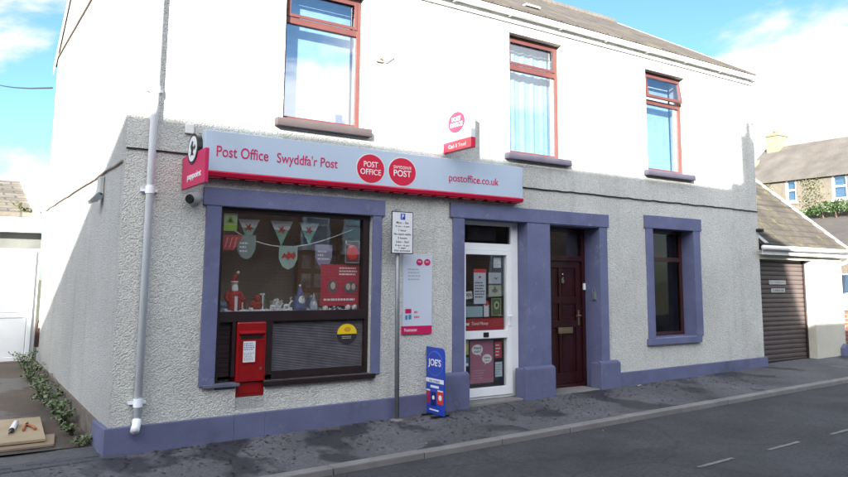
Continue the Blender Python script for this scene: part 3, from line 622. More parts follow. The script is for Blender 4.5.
mb = MB(); mb.ell((4.385, .2095, .60), X, Z, .075, .055, .0015, 20); mb.prism([(4.36, .2095, .55), (4.345, .2095, .52), (4.385, .2095, .56)], (0, -.0012, 0)); mb.build('speech_bubble', M_wink, t)
text_part('lettering', 'Need', (4.18, .2078, .72), X, Z, .11, .034, M_ink, t, .001, .01); text_part('lettering', 'cash?', (4.18, .2078, .68), X, Z, .11, .03, M_ink, t, .001, .01)
text_part('lettering', 'Here', (4.34, .2078, .60), X, Z, .09, .028, M_ink, t, .001, .01); lines(t, 4.35, 4.42, .2078, .56, .59, 1, M_ink)
lines(t, 4.16, 4.42, .2099, .36, .48, 4, mat('pink_ink', (.5, .25, .32), .6), 'print')
t = poster(4.51, 4.62, .21, .60, .80, (.42, .03, .04), 'red_notice', 'small red notice with white print at the right of the lower door glass'); lines(t, 4.525, 4.605, .2099, .62, .78, 4, M_wink)
t = poster(4.52, 4.63, .212, .37, .55, (.48, .56, .60), 'white_leaflet', 'white leaflet below the small red notice in the shop door'); lines(t, 4.53, 4.62, .2119, .39, .53, 5, M_grey)
t = poster(4.02, 4.105, .212, .66, .83, (.30, .36, .10), 'green_leaflet', 'green and yellow leaflet at the left of the lower door glass'); MB().ell((4.06, .2119, .75), X, Z, .03, .05, .0012).build('emblem', M_yel, t)
t = poster(4.02, 4.105, .212, .52, .63, (.05, .14, .40), 'blue_leaflet', 'small blue leaflet with a white strip low in the shop door'); MB().box(4.03, 4.1, .2108, .2119, .53, .56).build('strip', M_wink, t)
# upper half
t = poster(4.015, 4.655, .21, .95, 1.09, (.34, .012, .02), 'red_banner', 'wide dark red banner with white italic lettering along the foot of the upper door glass')
text_part('lettering', 'Travel Money', (4.15, .2095, 1.0), X, Z, .26, .05, M_wink, t, .001, .0, italic=.3); MB().box(4.02, 4.11, .2085, .2095, 1.01, 1.04).build('strip', M_wink, t)
t = poster(4.46, 4.62, .213, 1.12, 1.34, (.045, .09, .05), 'dark_green_poster', 'dark green poster with a pale ring above the red banner'); mb = MB(); mb.ell((4.545, .2129, 1.25), X, Z, .042, .05, .0012); mb.build('ring', mat('pale_green', (.35, .42, .22), .6), t); MB().ell((4.545, .2115, 1.25), X, Z, .02, .026, .001).build('centre', M_ink, t)
mb = MB(); mb.frame(4.465, 4.615, 1.125, 1.335, .2118, .2129, .006); mb.build('border', MATS['pale_green'], t)
t = poster(4.42, 4.62, .214, 1.36, 1.50, (.28, .27, .17), 'moth_poster', 'yellowish square poster with a dark winged shape'); mb = MB(); mb.ell((4.52, .2139, 1.43), X, Z, .05, .022, .001); mb.ell((4.52, .2128, 1.44), X, Z, .012, .05, .001); mb.build('winged_shape', M_ink, t)
t = poster(4.42, 4.62, .214, 1.52, 1.66, (.34, .38, .40), 'grey_poster', 'pale grey square poster with a small dark bird shape, above the yellowish one'); mb = MB(); mb.prism([(4.5, .2138, 1.6), (4.54, .2138, 1.57), (4.58, .2138, 1.61), (4.545, .2138, 1.59)], (0, -.001, 0)); mb.build('bird_shape', M_ink, t)
t = poster(4.50, 4.62, .214, 1.72, 1.85, (.60, .64, .66), 'white_card', 'white card with grey rows near the top right corner of the door glass', 'card'); lines(t, 4.51, 4.61, .2139, 1.73, 1.80, 3, M_grey)
t = poster(4.19, 4.38, .22, 1.27, 1.66, (.50, .56, .64), 'opening_times_notice', 'tall white notice with a red header in the middle of the door glass', 'notice'); MB().box(4.185, 4.385, .2175, .2195, 1.655, 1.70).build('header', M_rink, t); lines(t, 4.21, 4.36, .2199, 1.34, 1.55, 6, M_ink, ragged=.2); MB().ell((4.285, .2199, 1.60), X, Z, .02, .014, .001).build('logo', M_rink, t)
t = poster(4.02, 4.17, .218, 1.33, 1.42, (.60, .60, .60), 'sale_sign', 'slightly tilted white card with black lettering at the left of the door glass', 'card'); text_part('lettering', 'OPEN', (4.035, .2178, 1.35), X, Z, .12, .05, M_ink, t, .001, .02); t.rotation_euler.y = R(-7)
t = poster(4.03, 4.33, .222, 1.11, 1.24, (.28, .42, .46), 'holiday_poster', 'pale blue landscape poster just above the red banner', 'poster'); mb = MB(); mb.box(4.05, 4.25, .2205, .222, 1.24, 1.30); mb.build('dark_top', M_ink, t)
t = poster(4.35, 4.43, .223, 1.11, 1.26, (.55, .58, .62), 'small_price_card', 'small white upright card with a red top between two door posters', 'card'); MB().ell((4.39, .2229, 1.275), X, Z, .04, .03, .001).build('red_top', M_rink, t)

# ------------------------------------------------------------------ shop window display
M_wcloth = mat('pennant_white', (.78, .81, .82), .85, .08, 10); M_gcloth = mat('pennant_green', (.20, .42, .33), .85, .12, 10)
yb = .20
bt = thing('bunting_string', 'sagging white string of green and white pennants and shields across the shop window', 'bunting', (1.7, yb, 1.9))
pts = [(1.02+1.45*i/30, yb, 2.11-.215*math.sin(math.pi*(i/30)**.85)+.0*i) for i in range(31)]
MB().tube(pts, .0045, 6).build('cord', M_wcloth, bt)
for (xa, xb, zt, zb) in ((1.17, 1.40, 2.165, 1.925), (1.52, 1.77, 2.165, 1.905), (1.84, 2.08, 2.165, 1.92)):
    yy = yb+.03
    mid = zt-(zt-zb)*.36; xm = (xa+xb)/2; q = .36*(xb-xa)/2
    MB().prism([(xa, yy, zt), (xb, yy, zt), (xb-q, yy, mid), (xa+q, yy, mid)], (0, .003, 0)).build('pennant', M_wcloth, bt, label='white upper half of a pennant')
    p = MB().prism([(xa+q, yy, mid), (xb-q, yy, mid), (xm, yy, zb)], (0, .003, 0)).build('pennant', M_gcloth, bt, label='green lower half of a pennant')
    mb = MB(); mb.prism([(xm-.045, yy-.001, mid-.03), (xm-.02, yy-.001, mid+.01), (xm-.04, yy-.001, mid+.04), (xm-.01, yy-.001, mid+.02), (xm+.02, yy-.001, mid+.045), (xm+.015, yy-.001, mid+.01), (xm+.05, yy-.001, mid), (xm+.02, yy-.001, mid-.02), (xm+.03, yy-.001, mid-.045), (xm, yy-.001, mid-.02)], (0, -.0015, 0)); mb.build('red_beast_motif', mat('flag_red', (.42, .04, .03), .8), bt)
def shield(cx, zt, wv, hv, m, name='shield'):
    yy = yb-.012
    P_ = [(cx-wv/2, yy, zt), (cx+wv/2, yy, zt), (cx+wv/2, yy, zt-hv*.55), (cx+wv*.3, yy, zt-hv*.88), (cx, yy, zt-hv), (cx-wv*.3, yy, zt-hv*.88), (cx-wv/2, yy, zt-hv*.55)]
    return MB().prism(P_, (0, .003, 0)).build(name, m, bt)
s = shield(1.25, 2.0, .20, .25, mat('sage_shield', (.20, .27, .26), .8, .15, 8)); 
s = lines(bt, 1.18, 1.32, yb-.012, 1.82, 1.94, 3, M_wink, 'print')
s = shield(1.71, 1.905, .21, .25, mat('mint_shield', (.28, .40, .36), .8, .15, 8))
mb = MB(); yy = yb-.0135; cx, cz = 1.71, 1.80
mb.prism([(cx-.08, yy, cz-.03), (cx-.05, yy, cz+.03), (cx-.02, yy, cz+.01), (cx, yy, cz+.05), (cx+.03, yy, cz+.02), (cx+.07, yy, cz+.045), (cx+.085, yy, cz), (cx+.06, yy, cz-.04), (cx+.03, yy, cz-.015), (cx, yy, cz-.045), (cx-.03, yy, cz-.015)], (0, -.0015, 0)); mb.build('red_beast_motif', MATS['flag_red'], bt)
s = shield(2.12, 1.93, .20, .25, mat('lilac_shield', (.26, .25, .36), .8, .15, 8)); lines(bt, 2.05, 2.19, yb-.012, 1.76, 1.88, 3, M_wink, 'print')
# security sticker top left
t = thing('camera_warning_sticker', 'green and white triangular warning sticker in the top left corner of the shop window', 'sticker', (1.04, .098, 2.03))
MB().box(.972, 1.115, .097, .099, 2.03, 2.205).build('sheet', mat('sticker_pale', (.35, .45, .30), .5), t)
MB().prism([(.985, .0965, 2.10), (1.10, .0965, 2.10), (1.043, .0965, 2.195)], (0, -.001, 0)).build('triangle', mat('sticker_green', (.22, .42, .03), .5), t)
MB().prism([(1.015, .095, 2.115), (1.07, .095, 2.115), (1.043, .095, 2.165)], (0, -.0008, 0)).build('triangle_core', M_ink, t)
MB().box(.975, 1.112, .0955, .0968, 2.035, 2.09).build('green_band', MATS['sticker_green'], t)
t = thing('awning_reflection_card', 'red striped shape imitating a reflected awning, below the green triangular sticker', 'card', (1.05, .12, 1.8))
MB().prism([(.972, .12, 1.84), (1.10, .12, 1.84), (1.18, .12, 1.99), (.972, .12, 1.99)], (0, .003, 0)).build('card', mat('reflected_red', (.36, .03, .04), .5, .15, 8), t)  # red shape painted in for an awning mirrored in the window
mb = MB()
for q in range(3): mb.prism([(1.0+q*.045, .1195, 1.86), (1.012+q*.045, .1195, 1.86), (1.04+q*.045, .1195, 1.97), (1.028+q*.045, .1195, 1.97)], (0, -.001, 0))
mb.build('stripe', mat('stripe_pink', (.5, .2, .2), .5), t)
# red card top right
t = thing('red_disc_card', 'dark framed card with a big red disc at the upper right of the shop window', 'card', (2.44, .11, 1.74))
MB().box(2.345, 2.515, .11, .114, 1.74, 1.975).build('card', mat('card_dark', (.07, .02, .03), .5), t); mb = MB(); mb.frame(2.342, 2.518, 1.737, 1.978, .1095, .1145, .008); mb.build('border', mat('card_border', (.3, .3, .3), .5), t)
MB().ell((2.43, .1095, 1.855), X, Z, .07, .08, .0015).build('disc', mat('disc_red', (.62, .03, .03), .5), t)
# big red poster bottom right
t = thing('red_shop_poster', 'large red poster with two grey photographs, lower right of the shop window', 'poster', (2.3, .16, 1.27))
MB().box(2.08, 2.56, .16, .164, 1.275, 1.72).build('sheet', mat('poster_red', (.42, .03, .06), .6, .08, 4), t)
lines(t, 2.30, 2.52, .16, 1.60, 1.70, 3, M_wink, ragged=.2); lines(t, 2.12, 2.50, .16, 1.32, 1.37, 1, M_wink, ragged=.1)
mb = MB(); mb.ell((2.22, .1595, 1.48), X, Z, .055, .07, .0015); mb.ell((2.44, .1595, 1.47), X, Z, .085, .065, .0015); build_each(mb, 'photo', mat('photo_grey', (.10, .10, .11), .6, .3, 30), t)
mb = MB(); mb.ell((2.225, .1578, 1.49), X, Z, .028, .04, .001); mb.ell((2.41, .1578, 1.48), X, Z, .028, .036, .001); mb.ell((2.475, .1578, 1.48), X, Z, .024, .034, .001); build_each(mb, 'face_shape', mat('photo_pale', (.5, .42, .38), .6), t)
# figures on the snow
zs = 1.232
M_skin = mat('ornament_skin', (.5, .3, .22), .6); M_suit = mat('ornament_red', (.35, .02, .02), .7, .2, 20); M_fluff = mat('ornament_white', (.66, .68, .70), .9, .1, 20)
def santa(x, y, s, label):
    t = thing('santa_figure', label, 'ornament', (x, y, zs))
    MB().lathe((x, y, zs), [(.055*s, 0), (.06*s, .03*s), (.062*s, .09*s), (.045*s, .16*s), (.028*s, .2*s)]).build('robe', M_suit, t, smooth=True)
    mb = MB(); mb.ball((x, y, zs+.225*s), .032*s); mb.build('head', M_skin, t, smooth=True)
    mb = MB(); mb.ball((x, y-.022*s, zs+.195*s), .03*s, .018*s, .042*s); mb.tube([(x, y, zs+.25*s), (x, y, zs+.262*s)], .034*s, 12); mb.ball((x+.03*s, y, zs+.335*s), .014*s); mb.box(x-.012*s, x+.012*s, y-.062*s, y-.05*s, zs+.0*s, zs+.13*s); mb.build('fur_trim', M_fluff, t, smooth=False)
    MB().tube([(x, y, zs+.255*s), (x, y, zs+.3*s), (x+.02*s, y, zs+.33*s)], [.03*s, .018*s, .006*s], 10).build('hat', M_suit, t, smooth=True)
    mb = MB()
    for q in (-1, 1): mb.tube([(x+q*.045*s, y, zs+.165*s), (x+q*.075*s, y-.01*s, zs+.12*s), (x+q*.065*s, y-.04*s, zs+.085*s)], [.02*s, .017*s, .012*s], 8)
    build_each(mb, 'arm', M_suit, t, smooth=True)
santa(1.16, .24, 1.15, 'tall red and white Santa figure at the left of the shop window display')
def cone_tree(x, y, h, r, m, name, label, cat='ornament'):
    prof = []
    for k in range(4): prof += [(r*(1-k/4.2), h*k/4), (r*(1-(k+1)/4.6)*.62, h*(k+1)/4-.004)]
    prof.append((.003, h))
    return solo(name, label, cat, (x, y, zs), MB().lathe((x, y, zs), prof), m)
mb = MB(); random.seed(3)
for k in range(16): mb.ball((1.03+random.uniform(-.05, .06), .26+random.uniform(-.05, .05), zs+random.uniform(.0, .085)), random.uniform(.02, .04), u=8, v=6)
solo('blue_tinsel_heap', 'heap of pale blue tinsel in the left corner of the shop window display', 'tinsel', (1.03, .26, zs), mb, mat('blue_tinsel', (.16, .22, .34), .4, .4, 40), smooth=False)
mb = MB(); mb.ball((1.42, .3, zs+.055), .07, .05, .06); mb.ball((1.42, .29, zs+.12), .04); mb.ball((1.39, .28, zs+.15), .014); mb.ball((1.45, .28, zs+.15), .014)
solo('red_plush_toy', 'squat dull red plush toy at the middle left of the window display', 'toy', (1.42, .3, zs), mb, mat('dull_red_plush', (.25, .035, .03), .95, .3, 40), smooth=True)
def deer(x, y, s, label):
    mb = MB(); mb.ball((x, y, zs+.05*s), .036*s, .016*s, .018*s, 10, 6)
    for dx in (-.026, -.02, .022, .028): mb.tube([(x+dx*s, y+(.007 if dx < 0 else -.007)*s, zs+.05*s), (x+dx*s, y, zs)], .005*s, 5)
    mb.tube([(x+.03*s, y, zs+.055*s), (x+.045*s, y, zs+.09*s)], .009*s, 6); mb.ball((x+.055*s, y, zs+.095*s), .017*s, .009*s, .01*s, 8, 5)
    for q in (-1, 1): mb.tube([(x+.048*s, y, zs+.1*s), (x+.04*s, y+q*.014*s, zs+.125*s), (x+.05*s, y+q*.02*s, zs+.14*s)], .003*s, 4)
    solo('reindeer_ornament', label, 'ornament', (x, y, zs), mb, M_fluff, group='white reindeer in the window display', smooth=True)
deer(1.56, .19, .9, 'leftmost tiny white reindeer on the snow cloth'); deer(1.64, .23, .75, 'middle tiny white reindeer, smallest of three on the snow cloth'); deer(1.71, .19, 1.0, 'tiny white reindeer beside the blue gnome')
def gnome(x, y, s, m, label):
    t = thing('gnome_figure', label, 'ornament', (x, y, zs))
    MB().lathe((x, y, zs), [(.075*s, 0), (.08*s, .04*s), (.06*s, .12*s), (.03*s, .17*s)]).build('body', m, t, smooth=True)
    MB().lathe((x, y, zs+.125*s), [(.05*s, 0), (.034*s, .05*s), (.014*s, .1*s), (.003*s, .14*s)]).build('hat', m, t, smooth=True)
    mb = MB(); mb.ball((x, y-.05*s, zs+.10*s), .038*s, .025*s, .05*s); mb.ball((x, y, zs+.255*s), .014*s); mb.build('beard', M_fluff, t, smooth=True)
    MB().ball((x, y-.075*s, zs+.132*s), .010*s).build('nose', M_skin, t, smooth=True)
gnome(1.87, .22, 1.0, mat('gnome_blue', (.09, .12, .26), .8, .3, 25), 'slate blue gnome with a white beard at the centre of the window display')
gnome(2.03, .22, .62, mat('gnome_grey', (.30, .36, .42), .8, .3, 25), 'small grey gnome to the right of the slate blue one')
for k, (x, r, lb) in enumerate(((2.15, .03, 'white snowball beside the small grey gnome'), (2.42, .034, 'left one of two big white snowballs at the right of the window display'), (2.50, .034, 'right one of two big white snowballs, in the corner of the window display'))):
    solo('snowball', lb, 'ornament', (x, .18, zs), MB().ball((x, .18, zs+r*.8), r), M_fluff, group='snowballs in the window display', smooth=True)
mb = MB()
for k in range(9): mb.ball((2.28+random.uniform(-.07, .07), .2+random.uniform(-.03, .03), zs+random.uniform(0, .03)), random.uniform(.012, .022), u=8, v=6)
solo('silver_bauble_pile', 'pile of grey-blue baubles between the snowballs in the window display', 'baubles', (2.28, .2, zs), mb, mat('bauble_grey', (.2, .26, .32), .25, .3, 20, metal=.4), smooth=True)
random.seed(33)
for k, (x, wv, hv, c, nm, lb) in enumerate(((1.30, .09, .12, (.20, .05, .04), 'gift_box', 'small dark red gift box behind the Santa figure'), (1.52, .07, .16, (.10, .16, .10), 'gift_box', 'narrow dark green gift box behind the reindeer'), (1.68, .10, .10, (.42, .40, .34), 'gift_box', 'low cream gift box behind the reindeer'), (2.10, .08, .14, (.18, .20, .30), 'gift_box', 'slate coloured gift box behind the small grey gnome'))):
    t = thing(nm, lb, 'box', (x, .42, 1.23)); MB().box(x-wv/2, x+wv/2, .38, .46, 1.225, 1.225+hv).build('carton', mat('carton_%d' % k, c, .6, .2, 12), t, bevel=.003)
    mb = MB(); mb.box(x-.008, x+.008, .3765, .3795, 1.226, 1.225+hv+.002); mb.ball((x-.015, .40, 1.235+hv), .016, .008, .01, 8, 5); mb.ball((x+.015, .40, 1.235+hv), .016, .008, .01, 8, 5); mb.build('ribbon', M_fluff, t)
mb = MB()
for k in range(70):
    x = random.uniform(.99, 2.5); mb.ball((x, random.uniform(.15, .34), zs+random.uniform(-.002, .02)), random.uniform(.006, .016), u=6, v=4)
solo('cotton_tufts', 'loose white cotton tufts scattered over the snow cloth in the window', 'cotton', (1.7, .25, zs), mb, M_fluff, smooth=True)['kind'] = 'stuff'
# shop shelves dimly seen behind the board and beside it
mb = MB()
t = thing('greeting_card_rack', 'dim rack of cards standing inside behind the window display', 'rack', (2.0, .95, .16))
MB().box(2.15, 3.0, .93, 1.0, 1.2, 2.1).build('rack_panel', mat('tan_rack', (.32, .20, .12), .8, .2, 3), t)
mb = MB()
for i in range(5):
    for j in range(4): mb.box(2.19+i*.16, 2.31+i*.16, .915, .929, 1.24+j*.22, 1.40+j*.22)
mb.build('card_row', mat('mixed_cards', (.42, .34, .30), .7, .6, 7), t)

# yellow and black disc
t = thing('cash_machine_sticker', 'round yellow and black sticker on the ribbed panel under the shop window', 'sticker', (2.37, .085, .87))
MB().ell((2.37, .0865, .977), X, Z, .118, .108, .003, 24, 0, math.pi).build('upper_half', M_yel, t)
MB().ell((2.37, .0865, .975), X, Z, .118, .108, .003, 24, math.pi, 2*math.pi).build('lower_half', M_ink, t)
MB().ell((2.375, .0838, 1.025), X, Z, .042, .026, .001).build('emblem', mat('ochre', (.5, .3, .01), .5), t)
lines(t, 2.31, 2.43, .0835, .925, .96, 2, mat('cream_ink', (.5, .45, .35), .6), 'print', .1)

# ------------------------------------------------------------------ post box
t = thing('post_box', 'red post box with a white plate set in the wall under the shop window', 'post box', (1.285, .03, .42))
bx0, bx1, fy = 1.135, 1.437, .028
MB().box(bx0, bx1, fy, .28, .415, 1.133).build('body', M_pred, t, bevel=.014)
MB().prism([(bx0+.02, fy, 1.05), (bx0+.02, fy-.032, 1.03), (bx0+.02, fy-.03, 1.02), (bx0+.02, fy, 1.0)], (bx1-bx0-.04, 0, 0)).build('hood', M_pred, t, bevel=.004)
MB().box(bx0+.04, bx1-.04, fy-.0025, fy-.0005, .968, .999).build('slot', M_black, t)
mb = MB(); mb.frame(bx0+.022, bx1-.022, .45, .955, fy-.007, fy-.0005, .007); mb.build('door_edge', M_pred, t)
mb = MB(); mb.frame(bx0+.055, bx0+.195, .735, .955, fy-.011, fy-.0075, .008); 
pl = MB().box(bx0+.063, bx0+.187, fy-.010, fy-.0005, .745, .946).build('collection_plate', M_signwhite, t); mb.build('plate_frame', M_pred, t)
lines(pl, bx0+.072, bx0+.178, fy-.0101, .86, .935, 4, M_navy, 'print', .3); lines(pl, bx0+.072, bx0+.178, fy-.0101, .76, .84, 5, M_grey, 'print', .3)
MB().ell((bx1-.05, fy-.0005, .68), X, Z, .013, .016, .003).build('keyhole', M_brass, t)
mb = MB()
for zz in (.60, .90): mb.box(bx1-.018, bx1-.006, fy-.012, fy-.0005, zz, zz+.05)
build_each(mb, 'hinge', M_pred, t)
MB().box(1.131, 1.424, .012, .3, .301, .414).build('post_box_footing', M_side, BLD)

# ------------------------------------------------------------------ fascia sign
t = thing('fascia_sign', 'long pale grey shop sign with a red lower edge above the shop window', 'shop sign', (2.7, -.06, 2.53))
MB().box(.692, 4.695, -.13, -.002, 2.585, 2.977).build('panel', M_signgrey, t, bevel=.004)
mb = MB(); mb.prism([(.69, -.135, 2.584), (.69, -.145, 2.572), (.69, -.128, 2.535), (.69, -.01, 2.528), (.69, -.01, 2.584)], (4.008, 0, 0)); bar = mb.build('lower_bar', M_red, t)
mb = MB(); xx = .72
while xx < 4.65: mb.box(xx, xx+.13, -.12, -.02, 2.520, 2.5275); xx += .19
mb.build('lamp_louvre', mat('dull_red', (.30, .015, .03), .5), t)
ys = -.1305
text_part('lettering', 'Post Office', (.803, ys, 2.728), X, Z, .525, .108, M_mag, t, .003, .004)
text_part('lettering', "Swyddfa'r Post", (1.42, ys, 2.695), X, Z, .682, .135, M_mag, t, .003, .004)
text_part('lettering', 'postoffice.co.uk', (3.557, ys, 2.685), X, Z, .745, .118, M_mag, t, .003, .002)
for cx, a, b, na in ((2.505, 'POST', 'OFFICE', 0), (2.912, "SWYDDFA'R", 'POST', 1)):
    rr = .170 if na == 0 else .178
    cz = 2.762
    e0 = MB().ell((cx, ys+.001, cz), X, Z, rr+.012, .168, .002, 40).build('oval_rim', M_signwhite, t)
    e = MB().ell((cx, ys-.001, cz), X, Z, rr, .157, .003, 40).build('oval_logo', M_red, t)
    if na == 0:
        text_part('lettering', a, (cx-.088, ys-.0045, cz+.015), X, Z, .176, .062, M_wink, e, .002, .004); text_part('lettering', b, (cx-.128, ys-.0045, cz-.068), X, Z, .256, .062, M_wink, e, .002, .004)
    else:
        text_part('lettering', a, (cx-.118, ys-.0045, cz+.03), X, Z, .236, .036, M_wink, e, .002, .002); text_part('lettering', b, (cx-.115, ys-.0045, cz-.055), X, Z, .23, .072, M_wink, e, .002, .008)

# projecting post office sign
sx = 3.56; p0, p1, pz0, pz1 = -.012, -.555, 3.056, 3.73
t = thing('projecting_sign', 'projecting white post office sign with red oval and red foot, above the long grey sign', 'sign', (sx+.03, 0, pz0))
MB().box(sx, sx+.06, p1, p0, pz0+.117, pz1).build('panel', M_signwhite, t, bevel=.004)
MB().box(sx-.002, sx+.062, p1-.002, p0+.002, pz0, pz0+.116).build('red_foot', M_red, t, bevel=.004)
mb = MB(); mb.box(sx+.015, sx+.045, p0+.002, -.001, pz0+.1, pz0+.16); mb.box(sx+.015, sx+.045, p0+.001, -.001, pz1-.2, pz1-.14); build_each(mb, 'bracket', M_grey, t)
YU = Vector((0, -1, 0))
cc = (sx-.001, -.272, 3.388)
e = MB().ell(cc, YU, Z, .165, .124, .003, 40).build('oval_logo', M_red, t)
text_part('lettering', 'POST', (sx-.0042, -.272+.085, 3.402), YU, Z, .17, .05, M_wink, e, .002, .006); text_part('lettering', 'OFFICE', (sx-.0042, -.272+.122, 3.335), YU, Z, .244, .05, M_wink, e, .002, .006)
text_part('lettering', 'Cymru', (sx-.001, -.20, 3.222), YU, Z, .13, .022, mat('grey_ink', (.3, .3, .3), .6), t, .002)
text_part('lettering', 'Cash & Travel', (sx-.0025, -.12, 3.09), YU, Z, .34, .046, M_wink, t, .002, .004)

# magenta projecting sign (left) with round emblem
sx = .515; t = thing('payment_sign', 'magenta projecting sign with a black-ringed white oval near the downpipe', 'sign', (sx+.02, 0, 2.39))
MB().box(sx, sx+.035, -.80, -.03, 2.385, 2.70).build('panel', M_mag, t, bevel=.004) if False else None
# the panel leans: modelled as a plain board
MB().box(sx, sx+.035, -.74, -.02, 2.388, 2.695).build('panel', M_mag, t, bevel=.004)
MB().ell((sx-.001, -.36, 2.735), YU, Z, .162, .145, .004, 36).build('emblem_ring', M_black, t)
MB().ell((sx+.036+.004, -.36, 2.735), YU, Z, .162, .145, .004, 36).build('emblem_ring', M_black, t)
mb = MB(); mb.ell((sx, -.36, 2.735), YU, Z, .159, .142, -.036, 36); mb.build('emblem_core', M_black, t)
e = MB().ell((sx-.0052, -.36, 2.735), YU, Z, .13, .117, .003, 36).build('emblem_face', M_signwhite, t)
mb = MB(); xe = sx-.0085
mb.prism([(xe, -.31, 2.67), (xe, -.33, 2.72), (xe, -.30, 2.76), (xe, -.34, 2.81), (xe, -.38, 2.80), (xe, -.37, 2.76), (xe, -.41, 2.74), (xe, -.38, 2.70), (xe, -.42, 2.665), (xe, -.36, 2.68)], (-.001, 0, 0))
mb.prism([(xe, -.43, 2.71), (xe, -.46, 2.74), (xe, -.43, 2.77), (xe, -.40, 2.75)], (-.001, 0, 0)); mb.build('figure', M_black, e)
text_part('lettering', 'paypoint', (sx-.001, -.22, 2.44), YU, Z, .42, .075, M_wink, t, .002, .014)

# parking sign on pole
t = thing('parking_sign', 'white parking restriction plate with a blue P on a grey pole by the pavement wall', 'road sign', (2.865, -.15, .07))
MB().tube([(2.868, -.15, .05), (2.845, -.15, 2.335)], .026, 14).build('pole', M_grey, t, smooth=True)
MB().lathe((2.868, -.15, .055), [(.075, 0), (.07, .018), (.03, .028)]).build('base', M_kerb, t)
pl = MB().box(2.742, 3.022, -.196, -.190, 1.842, 2.308).build('plate_back', M_black, t, bevel=.001)
pf = MB().box(2.752, 3.012, -.1985, -.1965, 1.852, 2.298).build('plate', M_signwhite, t)
MB().box(2.855, 2.915, -.2, -.199, 2.218, 2.285).build('blue_square', M_navy, pf); text_part('lettering', 'P', (2.871, -.2003, 2.228), X, Z, .028, .048, M_wink, pf, .001, .01)
rows = [('Mon - Sat', .16, 2.172), ('8 am - 6 pm', .18, 2.13), ('1 hour', .10, 2.088), ('No return within', .22, 2.046), ('2 hours', .12, 2.004), ('Llun - Sad', .16, 1.962), ('8 am - 6 pm', .18, 1.92), ('1 awr', .09, 1.895), ('Dim dychwelyd', .20, 1.862)]
for s_, wv, zz in rows: text_part('lettering', s_, (2.882-wv/2, -.1987, zz), X, Z, wv, .024, M_ink, pf, .001, .012)
mb = MB(); mb.box(2.79, 2.90, -.189, -.175, 1.93, 1.95); mb.box(2.79, 2.90, -.189, -.175, 2.2, 2.22); build_each(mb, 'clip', M_grey, t)

# poster board on wall
t = thing('wall_poster_board', 'tall white post office poster with a pink foot fixed to the wall beside the parking sign', 'poster', (3.21, -.015, .95))
MB().box(3.015, 3.40, -.022, -.002, 1.045, 1.84).build('board', mat('poster_white', (.52, .58, .68), .45, .03, 2), t)
MB().box(3.0, 3.40, -.0235, -.002, .955, 1.044).build('pink_foot', M_mag, t)
for cx in (3.225, 3.33):
    e = MB().ell((cx, -.023, 1.76), X, Z, .044, .038, .002).build('oval_logo', M_mag, t); text_part('lettering', 'POST', (cx-.022, -.0253, 1.755), X, Z, .044, .018, M_wink, e, .001)
lines(t, 3.07, 3.30, -.0225, 1.55, 1.70, 4, mat('faint_ink', (.35, .38, .45), .6), ragged=.4)
mb = MB(); mb.box(3.04, 3.12, -.0245, -.0225, 1.185, 1.235); mb.build('icon', M_mag, t); mb = MB(); mb.box(3.04, 3.07, -.0245, -.0225, 1.115, 1.165); mb.box(3.085, 3.12, -.0245, -.0225, 1.12, 1.17); mb.build('icon', mat('icon_teal', (.03, .22, .42), .5), t)
lines(t, 3.16, 3.24, -.0225, 1.12, 1.23, 2, M_mag); text_part('lettering', 'Postmaster', (3.03, -.0242, .985), X, Z, .17, .035, M_wink, t, .001, .004)

# blue pavement board facing along the street
bx = 3.325; t = thing('pavement_board', 'blue ice cream style pavement board with round white emblem standing beside the shop door', 'sign board', (bx, -.2, .08))
t['label'] = 'narrow blue upright board lettered JOE\'S standing on the pavement beside the shop door'
yA, yB, zb_, zt_ = -.03, -.375, .095, .815
pts = [(bx, yA, zb_), (bx, yB, zb_), (bx, yB, zt_-.07)]+[(bx, yB+.06*(1-math.cos(a)), zt_-.07+.07*math.sin(a)) for a in [R(20*i) for i in range(1, 5)]]+[(bx, yA-.0, zt_)]
MB().prism(pts, (.018, 0, 0)).build('board', M_blue, t)
mb = MB(); mb.box(bx-.10, bx+.12, yA-.10, yA-.06, .075, .094); mb.box(bx-.10, bx+.12, yB+.06, yB+.10, .075, .094); build_each(mb, 'foot', M_black, t)
def onb(name, mbx, m): return mbx.build(name, m, t)
MB().ell((bx-.0005, -.2, .64), YU, Z, .155, .135, .0015, 36).build('ring', mat('mid_blue', (.08, .16, .62), .4), t)
MB().ell((bx-.0025, -.2, .64), YU, Z, .145, .125, .0015, 36).build('ring_core', M_blue, t)
text_part('lettering', "JOE'S", (bx-.0045, -.075, .59), YU, Z, .25, .10, M_wink, t, .001, .02)
MB().box(bx-.002, bx-.0003, yB+.002, yA-.002, .43, .475).build('white_band', M_wink, t); lines_mb = MB()
text_part('lettering', 'ice cream', (bx-.003, -.10, .438), YU, Z, .2, .028, M_navy, t, .001, .004)
mb = MB(); mb.box(bx-.002, bx-.0003, -.28, -.12, .375, .40); mb.build('white_strip', M_wink, t)
MB().box(bx-.002, bx-.0003, -.11, -.035, .20, .345).build('picture', mat('tub_magenta', (.35, .02, .10), .5), t)
MB().box(bx-.002, bx-.0003, -.225, -.13, .18, .33).build('picture', mat('tub_navy', (.01, .015, .12), .5), t)
MB().box(bx-.002, bx-.0003, -.365, -.25, .21, .35).build('picture', mat('tub_red', (.55, .05, .04), .5), t)
mb = MB(); mb.ell((bx-.0025, -.178, .27), YU, Z, .025, .022, .001); mb.ell((bx-.0025, -.31, .28), YU, Z, .03, .03, .001); mb.box(bx-.003, bx-.0022, -.36, -.26, .345, .36); mb.box(bx-.003, bx-.0022, -.11, -.04, .335, .35); mb.box(bx-.003, bx-.0022, -.28, -.10, .13, .145); build_each(mb, 'picture_detail', M_wink, t)

